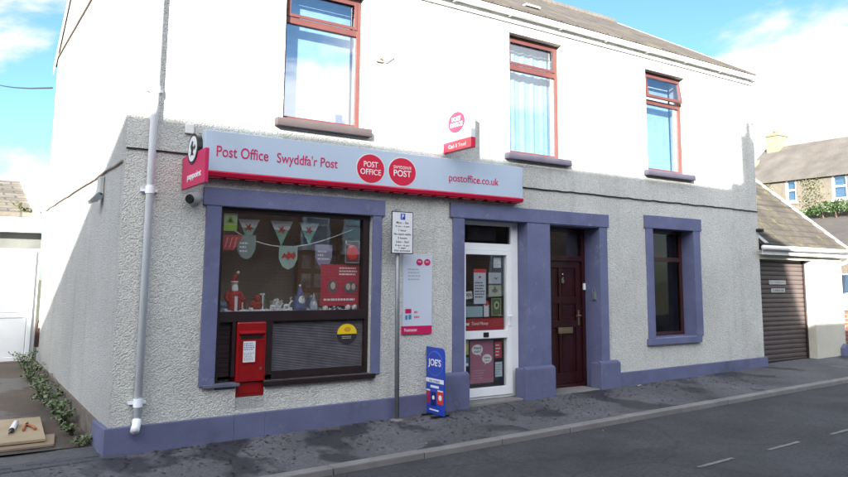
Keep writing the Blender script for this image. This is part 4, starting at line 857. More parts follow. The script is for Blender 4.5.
# ------------------------------------------------------------------ small fittings on the walls
t = thing('security_camera', 'white domed security camera on the wall under the magenta sign', 'camera', (.60, 0, 2.3))
MB().tube([(.64, -.001, 2.31), (.64, -.03, 2.31)], .06, 16).build('base', M_lgrey, t)
mb = MB(); mb.tube([(.68, -.03, 2.33), (.60, -.12, 2.31), (.56, -.16, 2.295)], [.05, .062, .05], 16); mb.build('housing', M_lgrey, t, smooth=True)
MB().tube([(.56, -.16, 2.295), (.548, -.172, 2.29)], [.046, .036], 16).build('lens', M_black, t)
t2 = thing('lane_lamp', 'small grey bulkhead lamp high on the lane side wall', 'lamp', (-.05, 1.0, 2.4))
mb = MB(); mb.box(-.05, -.003, .92, 1.08, 2.38, 2.58); mb.build('housing', M_lgrey, t2, bevel=.01)
MB().prism([(-.05, .92, 2.42), (-.13, .92, 2.33), (-.11, .92, 2.30), (-.01, .92, 2.36), (-.01, .92, 2.40)], (0, .16, 0)).build('visor', M_grey, t2)
MB().box(-.10, -.05, .94, 1.06, 2.325, 2.345).build('diffuser', M_signwhite, t2)
solo('junction_box', 'small square off-white box on the wall above the magenta sign', 'box', (.57, 0, 2.96), MB().box(.525, .605, -.035, -.001, 2.94, 3.03), M_wpaint, bevel=.006)
mb = MB(); mb.box(2.62, 2.70, -.03, -.001, 4.02, 4.09); mb.tube([(2.66, -.03, 4.055), (2.67, -.1, 4.06), (2.74, -.14, 4.16)], .009, 6)
solo('aerial_bracket', 'small rusty metal hook on the bright wall between the first two upper windows', 'hook', (2.66, 0, 4.05), mb, mat('weathered_metal', (.22, .19, .16), .6, .2, 12))
solo('pipe_stub', 'short black pipe end sticking out at the right corner of the building', 'pipe', (9.95, -.03, 2.4), MB().tube([(9.93, -.001, 2.42), (9.93, -.11, 2.41)], .03, 10), M_black)
mb = MB(); mb.box(9.9, 9.968, -.02, -.001, 3.9, 4.1); 
solo('white_bracket', 'small pale bracket near the top right corner of the front wall', 'bracket', (9.93, 0, 3.9), MB().box(9.90, 9.95, -.03, -.001, 4.22, 4.28), M_lgrey)
# cables
def wob(p0, p1, n, a, sag=0):
    p0, p1 = Vector(p0), Vector(p1); out_ = []
    for i in range(n+1):
        f = i/n; q = p0.lerp(p1, f); q.z += random.uniform(-a, a)-sag*4*f*(1-f); out_.append(q)
    return out_
solo('wall_cable', 'dark cable clipped along the front wall from the left corner to the magenta sign', 'cable', (.3, -.01, 2.74), MB().tube(wob((.005, -.012, 2.745), (.70, -.012, 2.742), 8, .002), .008, 6), M_black)
solo('wall_cable', 'dark cable clipped along the front wall from the long grey sign to the right corner', 'cable', (7, -.01, 2.75), MB().tube(wob((4.69, -.012, 2.745), (9.96, -.012, 2.735), 60, .006), .009, 6), M_black)
M_tan = mat('tan_cable', (.24, .19, .15), .7)
solo('side_wall_cable', 'brown cable running level along the lane side wall below the lamp height', 'cable', (-.01, 3, 2.62), MB().tube(wob((-.014, .05, 2.625), (-.014, 5.8, 2.60), 30, .006), .012, 6), M_tan)
solo('side_wall_cable', 'upper brown cable across the sunlit top of the lane side wall', 'cable', (-.01, 4, 5.05), MB().tube(wob((-.014, .7, 4.99), (-.014, 5.75, 5.06), 16, .003), .012, 6), M_tan)
solo('overhead_wire', 'thin overhead wire reaching the back corner of the building from the left', 'wire', (0, 15, 7), MB().tube(wob((-.05, 5.85, 4.58), (-1.2, 40, 13.6), 12, 0, .5), .014, 5), M_black)
mb = MB(); mb.box(-.06, -.003, 5.58, 5.66, .50, .78); mb.tube([(-.05, 5.62, .78), (-.03, 5.62, .9)], .02, 6)
solo('rusty_fitting', 'rusty metal fitting low on the lane side wall near the white gate', 'fitting', (-.03, 5.62, .5), mb, mat('rust', (.045, .025, .018), .9, .4, 20))

# ------------------------------------------------------------------ garage annexe on the right
GX0, GX1 = 9.972, 12.56
t = thing('garage_annexe', 'low garage with a mossy lean-to tiled roof and brown roller door beside the main building', 'garage', (11.3, 1.5, .2))
mb = MB(); mb.box(11.58, GX1, 0, .35, g(11.5)-.2, 1.95); mb.build('pier', M_wpaint if False else mat('cream_render', (.50, .49, .42), .85, .08, 3, .008, 40, dirt=.3, dirtcol=(.42, .40, .34), dscale=2), t)
MR = MATS['cream_render']
MB().box(GX0, GX1, -.0, .35, 1.951, 2.10).build('lintel', MR, t)
mb = MB(); mb.prism([(GX1-.2, .351, 0), (GX1-.2, 3.6, 0), (GX1-.2, 3.6, 4.9), (GX1-.2, .351, 2.35)], (.2, 0, 0)); mb.build('side_wall', MR, t)
MB().box(GX0, GX1-.2, 3.4, 3.6, 0, 4.7).build('rear_wall', MR, t)
mb = MB(); zz = g(10.5)-.02; k = 0
while zz < 1.95:
    mb.prism([(GX0, .18, zz), (GX0, .166, zz+.012), (GX0, .162, zz+.04), (GX0, .166, zz+.066), (GX0, .18, zz+.078)], (11.58-GX0, 0, 0)); zz += .078
mb.box(GX0, 11.58, .181, .19, 0, 1.95)
rd = mb.build('roller_door', mat('brown_shutter', (.075, .058, .055), .5, .15, 5), t)
MB().box(GX0, 11.58, .15, .17, g(10.8)-.02, g(10.8)+.03).build('bottom_rail', M_darkf, rd)
mb = MB(); mb.box(GX0, GX0+.05, .14, .16, .1, 1.95); mb.box(11.53, 11.58, .14, .16, .1, 1.95); build_each(mb, 'guide_rail', M_darkf, rd)
p_ = MB().box(10.47, 10.97, .152, .160, 1.53, 1.60).build('notice_plate', M_lgrey, rd); text_part('lettering', 'NO PARKING', (10.49, .1518, 1.545), X, Z, .46, .04, M_grey, p_, .001) 
p_ = MB().box(10.52, 10.93, .152, .160, 1.395, 1.46).build('notice_plate', M_lgrey, rd); text_part('lettering', 'GARAGE', (10.55, .1518, 1.408), X, Z, .35, .04, M_ink, p_, .001, .01)
m_ = .838
def gz(y): return 2.165+m_*(y+.12)
mb = MB(); y1_ = 3.2
mb.prism([(GX0+.003, -.12, gz(-.12)), (GX0+.003, y1_, gz(y1_)), (GX0+.003, y1_, gz(y1_)-.07), (GX0+.003, -.12, gz(-.12)-.05)], (GX1+.02-GX0, 0, 0)); gr = mb.build('roof', M_slate2, t)
mb = MB()
k = 0; yy = -.12
while yy < y1_-.1:     # lapped tile courses
    mb.prism([(GX0+.003, yy, gz(yy)+.028), (GX0+.003, yy+.2, gz(yy+.2)+.006), (GX0+.003, yy+.2, gz(yy+.2)+.002), (GX0+.003, yy, gz(yy)+.002)], (GX1+.018-GX0, 0, 0)); yy += .2
mb.build('tile_course', M_slate2, gr)
mb = MB(); mb.prism([(GX1+.024, -.18, gz(-.18)+.055), (GX1+.024, y1_, gz(y1_)+.055), (GX1+.024, y1_, gz(y1_)-.10), (GX1+.024, -.18, gz(-.18)-.06)], (.03, 0, 0)); mb.build('bargeboard', M_wpaint, t)
MB().box(9.90, GX1+.05, -.11, -.09, 2.02, 2.13).build('fascia_board', M_wpaint, t); MB().box(GX0, GX1+.05, -.089, -.001, 2.03, 2.045).build('soffit', M_wpaint, t)
mb = MB(); mb.tube([(9.84, -.155, 2.13), (GX1+.12, -.155, 2.13)], .04, 12); gg = mb.build('gutter', M_wpaint, t, smooth=True)
MB().tube([(GX1+.07, -.155, 2.11), (GX1+.07, -.15, 2.0), (GX1+.07, -.04, 1.93), (GX1+.03, .05, 1.90), (GX1+.07, .10, 1.8)], .033, 10).build('downpipe', M_wpaint, t, smooth=True)
mb = MB(); mb.prism([(12.35, -.075, g(12)-.1), (12.62, -.075, g(12)-.1), (12.62, -.075, .45), (12.45, -.075, .47), (12.36, -.075, .40)], (0, .074, 0)); mb.build('corner_guard', M_plinth, t, bevel=.01)
MB().prism([(GX0+.003, -.10, gz(-.1)+.03), (GX0+.12, -.10, gz(-.1)+.03), (GX0+.12, 1.2, gz(1.2)+.035), (GX0+.003, 1.2, gz(1.2)+.035)], (0, 0, .008)).build('lead_flashing', M_lgrey, t)

# brick wall and car beyond the garage
M_brick = course_mat('red_brick', ((.20, .055, .035), (.27, .08, .05)), 0, 2, .22, .075, .01, (.22, .2, .18))
M_bricky = course_mat('red_brick_side', ((.20, .055, .035), (.27, .08, .05)), 1, 2, .22, .075, .01, (.22, .2, .18))
t = thing('low_brick_wall', 'low red brick wall beyond the garage pier', 'wall', (15, .5, .2))
MB().box(12.75, 17.5, .5, .72, .1, 1.02).build('brickwork', M_brick, t); MB().box(12.7, 17.55, .47, .75, 1.021, 1.08).build('coping', M_kerb, t, bevel=.008)
def car(cx, cy, cz, ang, label, col):
    t = thing('parked_car', label, 'car', (cx, cy, cz)); t.rotation_euler.z = ang
    L_, Wd = 4.1, 1.7
    def P(x, y, z): return (cx+x, cy+y, cz+z)
    prof = [(-2.05, .35), (-2.03, .72), (-1.95, .88), (-1.15, .98), (1.1, 1.0), (1.85, .92), (2.03, .75), (2.05, .35)]
    mb = MB()
    rings = []
    for s_, y in ((.94, -.84), (1, -.80), (1, .80), (.94, .84)):
        rings.append([mb.bm.verts.new(P(x*(1 if abs(y) < .82 else .985), y, z if abs(y) < .82 else min(z, .9))) for x, z in prof])
    for a, b in zip(rings, rings[1:]):
        for k in range(len(prof)): mb.bm.faces.new([a[k], a[(k+1) % len(prof)], b[(k+1) % len(prof)], b[k]])
    mb.bm.faces.new(rings[0]); mb.bm.faces.new(rings[-1][::-1])
    body = mb.build('body', mat('car_'+label[:6], col, .25, .04, 2, coat=.8, metal=.3), t, bevel=.04, smooth=False)
    cab = [(-1.35, .97, .76), (-.75, 1.40, .62), (.85, 1.43, .62), (1.55, .99, .76)]
    mb = MB(); a = [mb.bm.verts.new(P(x, -w_, z)) for x, z, w_ in cab]; b = [mb.bm.verts.new(P(x, w_, z)) for x, z, w_ in cab]
    mb.bm.faces.new(a); mb.bm.faces.new(b[::-1])
    for k in range(4): mb.bm.faces.new([a[k], b[k], b[(k+1) % 4], a[(k+1) % 4]])
    mb.build('cabin_glass', mat('car_glass', (.02, .025, .03), .08, .05, 3, coat=.5), t, bevel=.03)
    MB().box(*[cx-.70, cx+.80, cy-.60, cy+.60, cz+1.405, cz+1.45]).build('car_roof', MATS['car_'+label[:6]], t, bevel=.03)
    for x in (-1.3, 1.3):
        for y in (-.80, .62):
            w_ = MB().tube([P(x, y, .31), P(x, y+.18, .31)], .31, 24).build('wheel', M_black, t, bevel=.02)
            MB().tube([P(x, y-.006 if y < 0 else y+.18, .31), P(x, y if y < 0 else y+.186, .31)], .19, 16).build('rim', M_lgrey, w_)
    for y in (-.62, .62): MB().ball(P(-2.0, y, .72), .06, .16, .08).build('headlight', M_signwhite, t, smooth=True)
    for y in (-.66, .66): MB().box(cx+1.98, cx+2.05, cy+y-.1, cy+y+.1, cz+.68, cz+.86).build('tail_light', M_red, t, bevel=.01)
car(18.3, 3.2, .35, R(8), 'silver blue parked car beyond the garage and low brick wall', (.30, .38, .48))

# ------------------------------------------------------------------ far stone house on the right
FX = 34
t = thing('stone_house', 'large weathered stone house with a slate roof and yellow chimney beyond the garage', 'house', (37, 10, 0))
M_stone = mat('weathered_stone', (.115, .104, .082), .9, .16, 2.2, .03, 6, dirt=.5, dirtcol=(.08, .076, .058), dscale=1.2)
mb = MB(); hs = [(12.72, 13.30, 5.56, 6.76), (10.27, 11.0, 5.50, 6.78), (12.72, 13.3, 2.6, 3.9), (10.27, 11.0, 2.6, 3.9), (7.6, 8.3, 5.5, 6.78)]
ys_ = sorted({2.0, 15.9, *[h[0] for h in hs], *[h[1] for h in hs]}); zs_ = sorted({-.5, 6.83, *[h[2] for h in hs], *[h[3] for h in hs]})
for i in range(len(ys_)-1):
    for j in range(len(zs_)-1):
        a, b = (ys_[i]+ys_[i+1])/2, (zs_[j]+zs_[j+1])/2
        if any(h[0] < a < h[1] and h[2] < b < h[3] for h in hs): continue
        mb.box(FX, FX+.3, ys_[i], ys_[i+1], zs_[j], zs_[j+1])
mb.box(FX+.3, FX+6, 15.65, 15.9, -.5, 6.83); mb.box(FX+.3, FX+6, 2, 2.25, -.5, 6.83); mb.box(FX+5.8, FX+6, 2.25, 15.65, -.5, 6.83)
mb.prism([(FX+.3, 15.65, 6.83), (FX+6, 15.65, 6.83), (FX+3, 15.65, 8.95)], (0, .25, 0))
mb.build('wall', M_stone, t)
mb = MB(); mb.prism([(FX-.15, 1.8, 6.75), (FX+3, 1.8, 9.02), (FX+3, 1.8, 8.9), (FX-.15, 1.8, 6.64)], (0, 14.2, 0)); mb.prism([(FX+6.2, 1.8, 6.72), (FX+3, 1.8, 9.02), (FX+3, 1.8, 8.9), (FX+6.2, 1.8, 6.6)], (0, 14.2, 0))
fr_ = mb.build('roof', M_slate3, t)
mb = MB(); mb.box(FX+2.55, FX+3.45, 15.0, 15.72, 8.3, 9.6); mb.box(FX+2.5, FX+3.5, 14.95, 15.77, 9.601, 9.72)
ch = mb.build('chimney', mat('ochre_render', (.20, .165, .11), .9, .25, 3, .02, 12), fr_)
mb = MB(); mb.lathe((FX+3, 15.35, 9.72), [(.17, 0), (.15, .14), (.18, .18)]); mb.build('chimney_pot', mat('terracotta', (.30, .14, .07), .9), ch)
mb = MB(); mb.prism([(FX+.0, 15.93, 6.72), (FX+1.5, 15.93, 7.85), (FX+1.7, 15.93, 8.2), (FX+1.1, 15.93, 7.75), (FX-.1, 15.93, 6.9)], (0, -.3, 0)); mb.build('verge_mortar', MATS['ochre_render'], fr_)
for h in hs:
    mb = MB(); a, b, c, d = h
    for (p, q, r_, s_) in ((a, a+.09, c, d), (b-.09, b, c, d), (a+.09, b-.09, c, c+.09), (a+.09, b-.09, d-.09, d), (a+.09, b-.09, (c+d)/2-.04, (c+d)/2+.04)): mb.box(FX+.05, FX+.12, p, q, r_, s_)
    mb.box(FX-.05, FX+.05, a-.05, b+.05, c-.08, c-.001)
    wn = mb.build('window', M_wpaint, t)
    MB().box(FX+.09, FX+.10, a+.08, b-.08, c+.08, d-.08).build('pane', M_glassup, wn); MB().box(FX+.2, FX+.21, a, b, c, d).build('blind', mat('blue_grey_blind', (.12, .17, .26), .8), wn)
# ivy on that wall
def leaf_cards(mb, n, fn, s0, s1):
    for _ in range(n):
        c, nrm = fn(); c = Vector(c); s_ = random.uniform(s0, s1)
        a = Vector((random.gauss(0, 1), random.gauss(0, 1), random.gauss(0, 1)))+Vector(nrm)*1.5; a.normalize()
        u = a.orthogonal().normalized(); u.rotate(Matrix.Rotation(random.uniform(0, 6.28), 3, a)); v = a.cross(u)
        mb.bm.faces.new([mb.bm.verts.new(c+u*s_), mb.bm.verts.new(c+v*s_*.55), mb.bm.verts.new(c-u*s_*.8), mb.bm.verts.new(c-v*s_*.55)])
def leaf_mat(name, c1, c2):
    m = bpy.data.materials.new(name); m.use_nodes = True; t = m.node_tree; p = t.nodes['Principled BSDF']; p.inputs['Roughness'].default_value = .5
    gi = N(t, 'ShaderNodeNewGeometry'); mx = N(t, 'ShaderNodeMixRGB'); mx.inputs[1].default_value = (*c1, 1); mx.inputs[2].default_value = (*c2, 1)
    t.links.new(gi.outputs['Random Per Island'], mx.inputs[0]); t.links.new(mx.outputs[0], p.inputs['Base Color']); MATS[name] = m; return m
M_leaf = leaf_mat('weed_leaves', (.05, .08, .03), (.17, .21, .11)); M_ivy = leaf_mat('ivy_leaves', (.045, .055, .02), (.09, .09, .04)); M_shrub = leaf_mat('shrub_leaves', (.018, .042, .012), (.045, .08, .022))
random.seed(11)
def ivyp():
    y = random.gauss(11.95, .28); return (FX-.05-abs(random.gauss(0, .03)), y, random.uniform(4.6, 6.75)), (-1, 0, 0)
mb = MB(); leaf_cards(mb, 520, ivyp, .02, .06)
solo('ivy', 'dry yellowish ivy climbing the far stone wall between the two upper windows', 'ivy', (FX-.05, 11.9, 4), mb, M_ivy)
mb = MB(); leaf_cards(mb, 160, lambda: ((FX-.05, random.gauss(14.3, .12), random.gauss(6.5, .12)), (-1, 0, 0)), .03, .08); mb.tube([(FX-.06, 14.45, 6.0), (FX-.06, 14.4, 6.6)], .05, 6)
solo('wall_weed', 'small rusty weed tuft growing from the far wall just under the slate roof', 'plant', (FX-.05, 14.3, 6.2), mb, M_ivy)
# dark roofed outbuilding in front of it, shrub along the top
t = thing('slate_outbuilding', 'dark roofed outbuilding in front of the far stone house', 'outbuilding', (30.5, 8, 0))
MB().box(27.6, 33.2, 2, 12.8, -.5, 3.1).build('wall', mat('dark_stone', (.10, .085, .07), .9, .25, 2, .02, 10), t)
mb = MB(); mb.prism([(27.4, 1.8, 3.05), (33.95, 1.8, 4.75), (33.95, 1.8, 4.6), (27.4, 1.8, 2.9)], (0, 11.3, 0)); mb.build('roof', mat('dark_slate', (.06, .054, .05), .85, .2, 2, .015, 18), t)
random.seed(5)
def shp():
    k = random.random(); c = [(9.6+.0, 4.95, .34), (10.3, 5.05, .38), (10.9, 5.0, .35), (11.5, 4.9, .28), (12.1, 4.8, .2)][int(k*5)]
    a = random.uniform(0, 6.28); e = random.uniform(-.6, 1.5); r_ = c[2]*random.uniform(.6, 1.1)
    d = Vector((math.cos(a)*math.cos(e), math.sin(a)*math.cos(e)*1.35, math.sin(e))); return (33.3+d.x*r_, c[0]+d.y*r_, c[1]+d.z*r_), d
mb = MB(); leaf_cards(mb, 2200, shp, .035, .08)
t = thing('green_shrub', 'rounded green shrub growing above the dark roof before the far house', 'shrub', (33.3, 10.5, 4.5)); mb.build('foliage', M_shrub, t)
mb = MB(); 
for yy in (9.8, 10.5, 11.1): mb.tube([(33.3, yy, 4.45), (33.3, yy+.05, 4.9)], [.05, .02], 6)
build_each(mb, 'stem', mat('bark', (.07, .05, .035), .9), t)

# ------------------------------------------------------------------ white garage at the back of the lane (left)
t = thing('lane_garage', 'low white garage with a tiled roof closing the lane at the left', 'garage', (-3, 8, .2))
GY = 6.0; XR = -.03
MB().box(-9, XR, GY, GY+.2, .1, 2.24).build('front_wall', M_wpaint, t)
MB().box(-9, XR, GY+.2, GY+4.5, .1, 2.24).build('body_wall', M_wpaint, t)
MB().box(-9, XR+.0, GY-.05, GY-.002, .06, .262).build('threshold', mat('sandy_step', (.34, .28, .19), .9, .2, 6), t)
mb = MB()
mb.frame(-3.2, -.085, .264, 1.96, GY-.05, GY-.002, .07)
for xa in (-3.13, -2.12, -1.11): mb.box(xa, xa+.95, GY-.035, GY-.002, .335, .92); mb.box(xa, xa+.95, GY-.035, GY-.002, 1.0, 1.89)
mb.box(-3.13, -.155, GY-.045, GY-.002, .92, .998)
mb.build('white_gate', M_white, t, bevel=.01)
MB().box(-9, XR, GY-.006, GY-.001, 1.99, 2.235).build('dark_band', mat('dark_band_grey', (.10, .105, .10), .3, .2, 4), t)  # flat dark band across the wall, between gate and soffit
MB().box(-9, XR-.01, GY-.25, GY+.05, 2.241, 2.36).build('soffit', M_wpaint, t)
MB().box(-9, XR+.0, GY-.28, GY-.251, 2.26, 2.52).build('fascia_board', M_wpaint, t)
mb = MB(); mb.prism([(-9, GY-.3, 2.53), (-9, GY+2.6, 3.34), (-9, GY+4.7, 2.5), (-9, GY+4.7, 2.37), (-9, GY+.05, 2.365), (-9, GY-.3, 2.47)], (9-.20, 0, 0)); mb.build('roof', course_mat('grey_brown_tiles', ((.10, .088, .072), (.13, .115, .09)), 0, 1, .33, .22, .018, (.06, .055, .05), bump=.02), t)
mb = MB(); mb.prism([(-.199, GY-.32, 2.56), (-.199, GY+2.6, 3.37), (-.199, GY+2.6, 3.25), (-.199, GY-.32, 2.44)], (.03, 0, 0)); mb.build('bargeboard', M_wpaint, t)
MB().box(-.165, -.10, GY-.2, GY-.1, 2.52, 2.83).build('pipe_box', M_wpaint, t)
random.seed(9); mb = MB(); leaf_cards(mb, 60, lambda: ((-.32+random.gauss(0, .09), GY-.22+random.gauss(0, .03), 2.60+random.gauss(0, .04)), (0, -.5, 1)), .02, .05)
solo('gutter_weed', 'tuft of pale green weeds growing on the eaves of the lane garage', 'plant', (-.3, GY-.2, 2.55), mb, M_ivy)

# ------------------------------------------------------------------ weeds along the side wall
random.seed(21)
wl = ['tallest pale leafy weed clump at the wall end by the white gate', 'pale weed clump second from the white gate along the lane wall', 'spreading weed clump half way along the lane wall, further one', 'dark leafy weed clump at the middle of the lane wall',
      'weed clump just this side of the middle of the lane wall', 'low weed clump behind the wooden board along the lane wall', 'small weed clump beside the wooden board at the lane wall', 'thin weed tuft near the corner of the lilac plinth', 'smallest weed tuft touching the lilac plinth corner']
for k, (y, rr, hh) in enumerate(((5.3, .24, .26), (4.5, .26, .20), (3.75, .26, .18), (3.1, .24, .17), (2.5, .22, .17), (1.95, .18, .15), (1.45, .15, .13), (.95, .12, .11), (.5, .09, .09))):
    cx = -.06-rr*.55; z0 = lz(y); t = thing('weed_plant', wl[k], 'plant', (cx, y, z0), 'weeds along the lane wall'); mb = MB(); ms = MB()
    for s_ in range(9 if k < 7 else 5):
        a = random.uniform(0, 6.28); r_ = rr*random.uniform(.25, 1); tip = Vector((min(cx+math.cos(a)*r_, -.05), y+math.sin(a)*r_*1.2, z0+hh*random.uniform(.5, 1))); b0 = Vector((cx+math.cos(a)*.04, y+math.sin(a)*.04, z0))
        ms.tube([b0, b0.lerp(tip, .5)+Vector((0, 0, hh*.2)), tip], [.006, .004, .002], 5)
        for q in range(10):
            f = random.uniform(.25, 1.05); c = b0.lerp(tip, f)+Vector((random.gauss(0, .02), random.gauss(0, .02), hh*.2*math.sin(f*3.14)))
            c.x = min(c.x, -.045)
            leaf_cards(mb, 2, lambda: (c+Vector((random.gauss(0, .018), random.gauss(0, .018), random.gauss(0, .014))), (0, 0, 1)), .010, .034)
    mb.build('leaves', M_leaf, t); ms.build('stem', M_shrub, t)

# wooden boards with tools
t = thing('wooden_board_stack', 'two stacked pale wooden boards lying on the lane at the left edge', 'boards', (-.9, 1.15, .05))
mb = MB(); mb.prism([(-1.5, .62, .065), (-.41, .66, .065), (-.36, 1.62, .105), (-1.5, 1.66, .108)], (0, 0, .022)); mb.build('upper_board', mat('pale_plywood', (.30, .24, .16), .8, .18, 3, .002, 40, dirt=.4, dirtcol=(.28, .22, .15)), t)
mb = MB(); mb.prism([(-1.5, .50, .033), (-.35, .56, .033), (-.30, .95, .052), (-1.5, .95, .052)], (0, 0, .018)); mb.build('lower_board', mat('pale_plywood2', (.22, .17, .12), .8, .2, 3), t)
mb = MB(); mb.tube([(-.66, 1.02, .125), (-.60, 1.34, .137)], .026, 12); t = thing('sealant_tube', 'white tube with a dark nozzle lying on the wooden board', 'tube', (-.63, 1.18, .11)); mb.build('barrel', M_signwhite, t, smooth=True)
MB().tube([(-.66, 1.02, .125), (-.668, .98, .124), (-.69, .90, .12)], [.026, .012, .006], 10).build('nozzle', M_black, t)
t = thing('hand_pliers', 'open pair of orange-gripped pliers beside the white tube on the wooden board', 'pliers', (-.5, 1.15, .11))
MB().tube([(-.56, 1.02, .118), (-.545, 1.14, .122), (-.52, 1.24, .126)], [.014, .013, .009], 8).build('grip', mat('orange_grip', (.30, .09, .03), .6), t)
MB().tube([(-.46, 1.02, .118), (-.475, 1.14, .122), (-.51, 1.24, .126)], [.014, .013, .009], 8).build('grip', MATS['orange_grip'], t)
MB().tube([(-.515, 1.235, .126), (-.50, 1.33, .13)], [.018, .008], 8).build('jaws', M_black, t)

random.seed(77); mb = MB()
for k in range(1500):
    x = random.uniform(-.6, 9); y = -abs(random.gauss(0, .45)) if k % 3 else random.uniform(-1.25, -.05)
    if y < -1.25 or y > -.06: continue
    z = g(x)-.028+.0314*(y+1.275)*.74+.004; r_ = random.uniform(.006, .026); a = random.uniform(0, 6.28)
    u = Vector((math.cos(a), math.sin(a), .1)); v = Vector((-math.sin(a), math.cos(a), random.uniform(-.2, .2)))
    c = Vector((x, y, z+.002)); mb.bm.faces.new([mb.bm.verts.new(c+u*r_), mb.bm.verts.new(c+v*r_*.6+Vector((0, 0, .002))), mb.bm.verts.new(c-u*r_*.9), mb.bm.verts.new(c-v*r_*.5)])
o = solo('leaf_litter', 'dark wet leaf scraps and grit scattered over the pavement', 'leaf litter', (4, -.6, .05), mb, leaf_mat('wet_leaf', (.012, .011, .010), (.05, .04, .03))); o['kind'] = 'stuff'
# litter
def litter(x, y, s_, z, label):
    mb = MB(); random.seed(int(x*100)); pts = [(x+s_*random.uniform(-1, 1), y+s_*random.uniform(-.6, .6), z+abs(random.gauss(0, .35))*s_*.3+.002) for _ in range(6)]
    for i in range(4): mb.bm.faces.new([mb.bm.verts.new(p) for p in (pts[i], pts[i+1], pts[i+2])])
    bmesh.ops.solidify(mb.bm, geom=mb.bm.faces[:], thickness=.0015)
    solo('litter', label, 'litter', (x, y, z), mb, M_fluff)
def pz_(x, y): return g(x)-.028+.0233*(y+1.275)
litter(6.76, -.12, .07, pz_(6.76, -.12), 'crumpled pale wrapper lying against the wall right of the front door')
litter(2.6, -1.14, .022, pz_(2.6, -1.14), 'tiny white scrap on the pavement near the kerb below the blue board')
litter(4.53, -1.54, .02, g(4.53)-.08, 'tiny white scrap in the gutter in front of the shop door')
litter(8.1, -1.0, .025, pz_(8.1, -1), 'tiny white scrap on the pavement under the right window')
litter(.1, -.5, .02, pz_(.1, -.5), 'tiny white scrap on the pavement by the left corner')

# ------------------------------------------------------------------ houses across the street (they shade the lower facade)
def opp_house(name, label, x0, x1, prof, wins, wallm, door=None, yf=-9.0):
    """prof: closed y-z outline of the end wall; wins: (x0,x1,z0,z1) in the front wall plane yf"""
    t = thing(name, label, 'house', ((x0+x1)/2, -12, 0), 'houses across the street')
    body = [(y, z) for y, z in prof]
    mb = MB(); mb.prism([(x0, y, z) for y, z in body], (x1-x0, 0, 0)); mb.build('wall', wallm, t)
    for (a, b, c, d) in wins:
        mb = MB()
        for q in ((a, a+.07, c, d), (b-.07, b, c, d), (a+.07, b-.07, c, c+.07), (a+.07, b-.07, d-.07, d), (a+.07, b-.07, c+(d-c)*.62, c+(d-c)*.62+.06)): mb.box(q[0], q[1], yf+.001, yf+.05, q[2], q[3])
        mb.box(a-.08, b+.08, yf+.001, yf+.09, c-.09, c-.001)
        wn = mb.build('window', M_wpaint, t)
        MB().box(a+.07, b-.07, yf+.015, yf+.02, c+.07, d-.07).build('pane', M_glass, wn); MB().box(a+.07, b-.07, yf+.002, yf+.008, c+.07, d-.07).build('curtain', M_curt, wn)
    for (a, b) in (door or []):
        mb = MB(); mb.frame(a, b, g(a), 2.15, yf+.001, yf+.06, .08); mb.box(a+.08, b-.08, yf+.001, yf+.04, g(a)+.05, 2.07); d_ = mb.build('door', M_door, t); MB().ball((b-.15, yf+.07, 1.05), .025).build('door_knob', M_brass, d_)
    return t
M_opbrick = course_mat('orange_brick', ((.24, .12, .075), (.30, .15, .09)), 0, 2, .22, .075, .01, (.3, .27, .22))
H, Yr = 8.08, -12.0
profA = [(-9.0, -.4), (-9.0, 5.95), (Yr, H-.09), (-13.54, 7.66), (-14.12, 6.80), (-14.12, -.4)]
wins = []
for i in range(3):
    xb = -16.6+i*5.1; wins += [(xb, xb+1.1, 3.6, 5.1), (xb+2.6, xb+3.7, 3.6, 5.1), (xb, xb+1.5, .9, 2.3)]
ta = opp_house('terraced_house', 'brick terrace across the street facing the post office, with a gable chimney', -17.25, -1.42, profA, wins, M_opbrick, [(-14.0, -13.1), (-8.9, -8.0), (-3.8, -2.9)])
mb = MB()
pr = [(-9.2, 5.86), (Yr, H), (-13.57, 7.74), (-14.17, 6.79)]
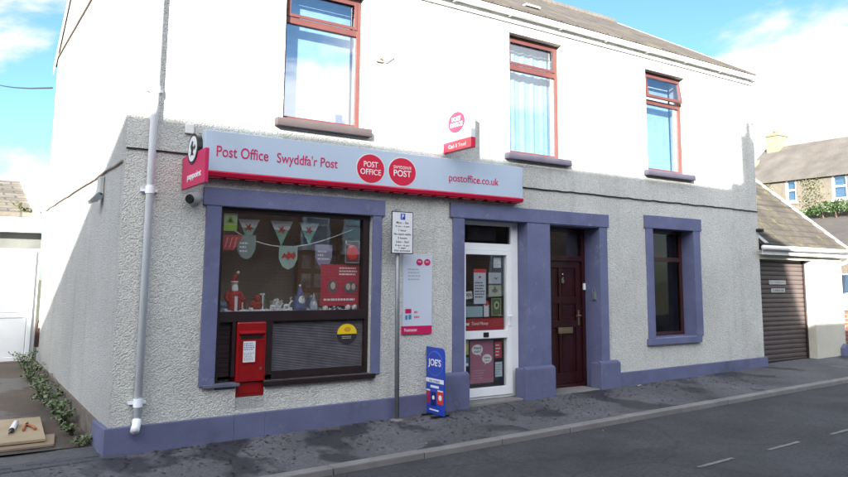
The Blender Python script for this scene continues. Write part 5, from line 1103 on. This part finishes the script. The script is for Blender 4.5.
for a, b in zip(pr, pr[1:]): mb.prism([(-17.25, a[0], a[1]), (-17.25, b[0], b[1]), (-17.25, b[0], b[1]-.08), (-17.25, a[0], a[1]-.08)], (15.83, 0, 0))
mb.build('roof', M_slate3, ta)
mb = MB(); mb.box(-1.418, -.87, -12.16, -11.84, -.2, 8.12); mb.box(-1.12, -.87, -12.14, -11.86, 8.121, 8.90); mb.box(-1.13, -.86, -12.15, -11.85, 8.901, 8.95)
cs = mb.build('chimney', M_brick, ta); MB().lathe((-.98, -12, 8.95), [(.09, 0), (.07, .25), (.09, .28)]).build('chimney_pot', MATS['terracotta'], cs)
H2 = 5.86
tb = opp_house('low_cottage', 'low rendered cottage across the street to the right of the brick terrace', -.80, 16, [(-9.3, -.4), (-9.3, 4.1), (Yr, H2-.08), (-14.5, 4.1), (-14.5, -.4)], [(1.2, 2.3, 1.0, 2.3), (5.95, 6.75, 2.35, 3.1), (7.15, 8.1, 2.3, 3.2), (9.3, 10.2, 2.3, 3.2), (12, 13.1, 1.2, 2.5)], M_opbrick, [(3.0, 3.9), (10.2, 11.1)], yf=-9.3)
mb = MB()
for a, b in (((-9.5, 3.97), (Yr, H2)), ((-14.7, 3.97), (Yr, H2))): mb.prism([(-.80, a[0], a[1]), (-.80, b[0], b[1]), (-.80, b[0], b[1]-.08), (-.80, a[0], a[1]-.08)], (16.85, 0, 0))
mb.build('roof', M_slate3, tb)
H3 = 9.6
tcx = opp_house('tall_house', 'taller rendered house across the street at the left end of the terrace', -26, -17.252, [(-9.0, -.4), (-9.0, 7.5), (Yr, H3-.08), (-15, 7.5), (-15, -.4)], [(-24.5, -23.3, 4.6, 6.1), (-20.5, -19.3, 4.6, 6.1), (-24.5, -23.3, 1.0, 2.5)], M_wpaint, [(-21, -20.1)])
mb = MB()
for a, b in (((-8.8, 7.45), (Yr, H3)), ((-15.2, 7.45), (Yr, H3))): mb.prism([(-26.1, a[0], a[1]), (-26.1, b[0], b[1]), (-26.1, b[0], b[1]-.08), (-26.1, a[0], a[1]-.08)], (8.85, 0, 0))
mb.build('roof', M_slate3, tcx)
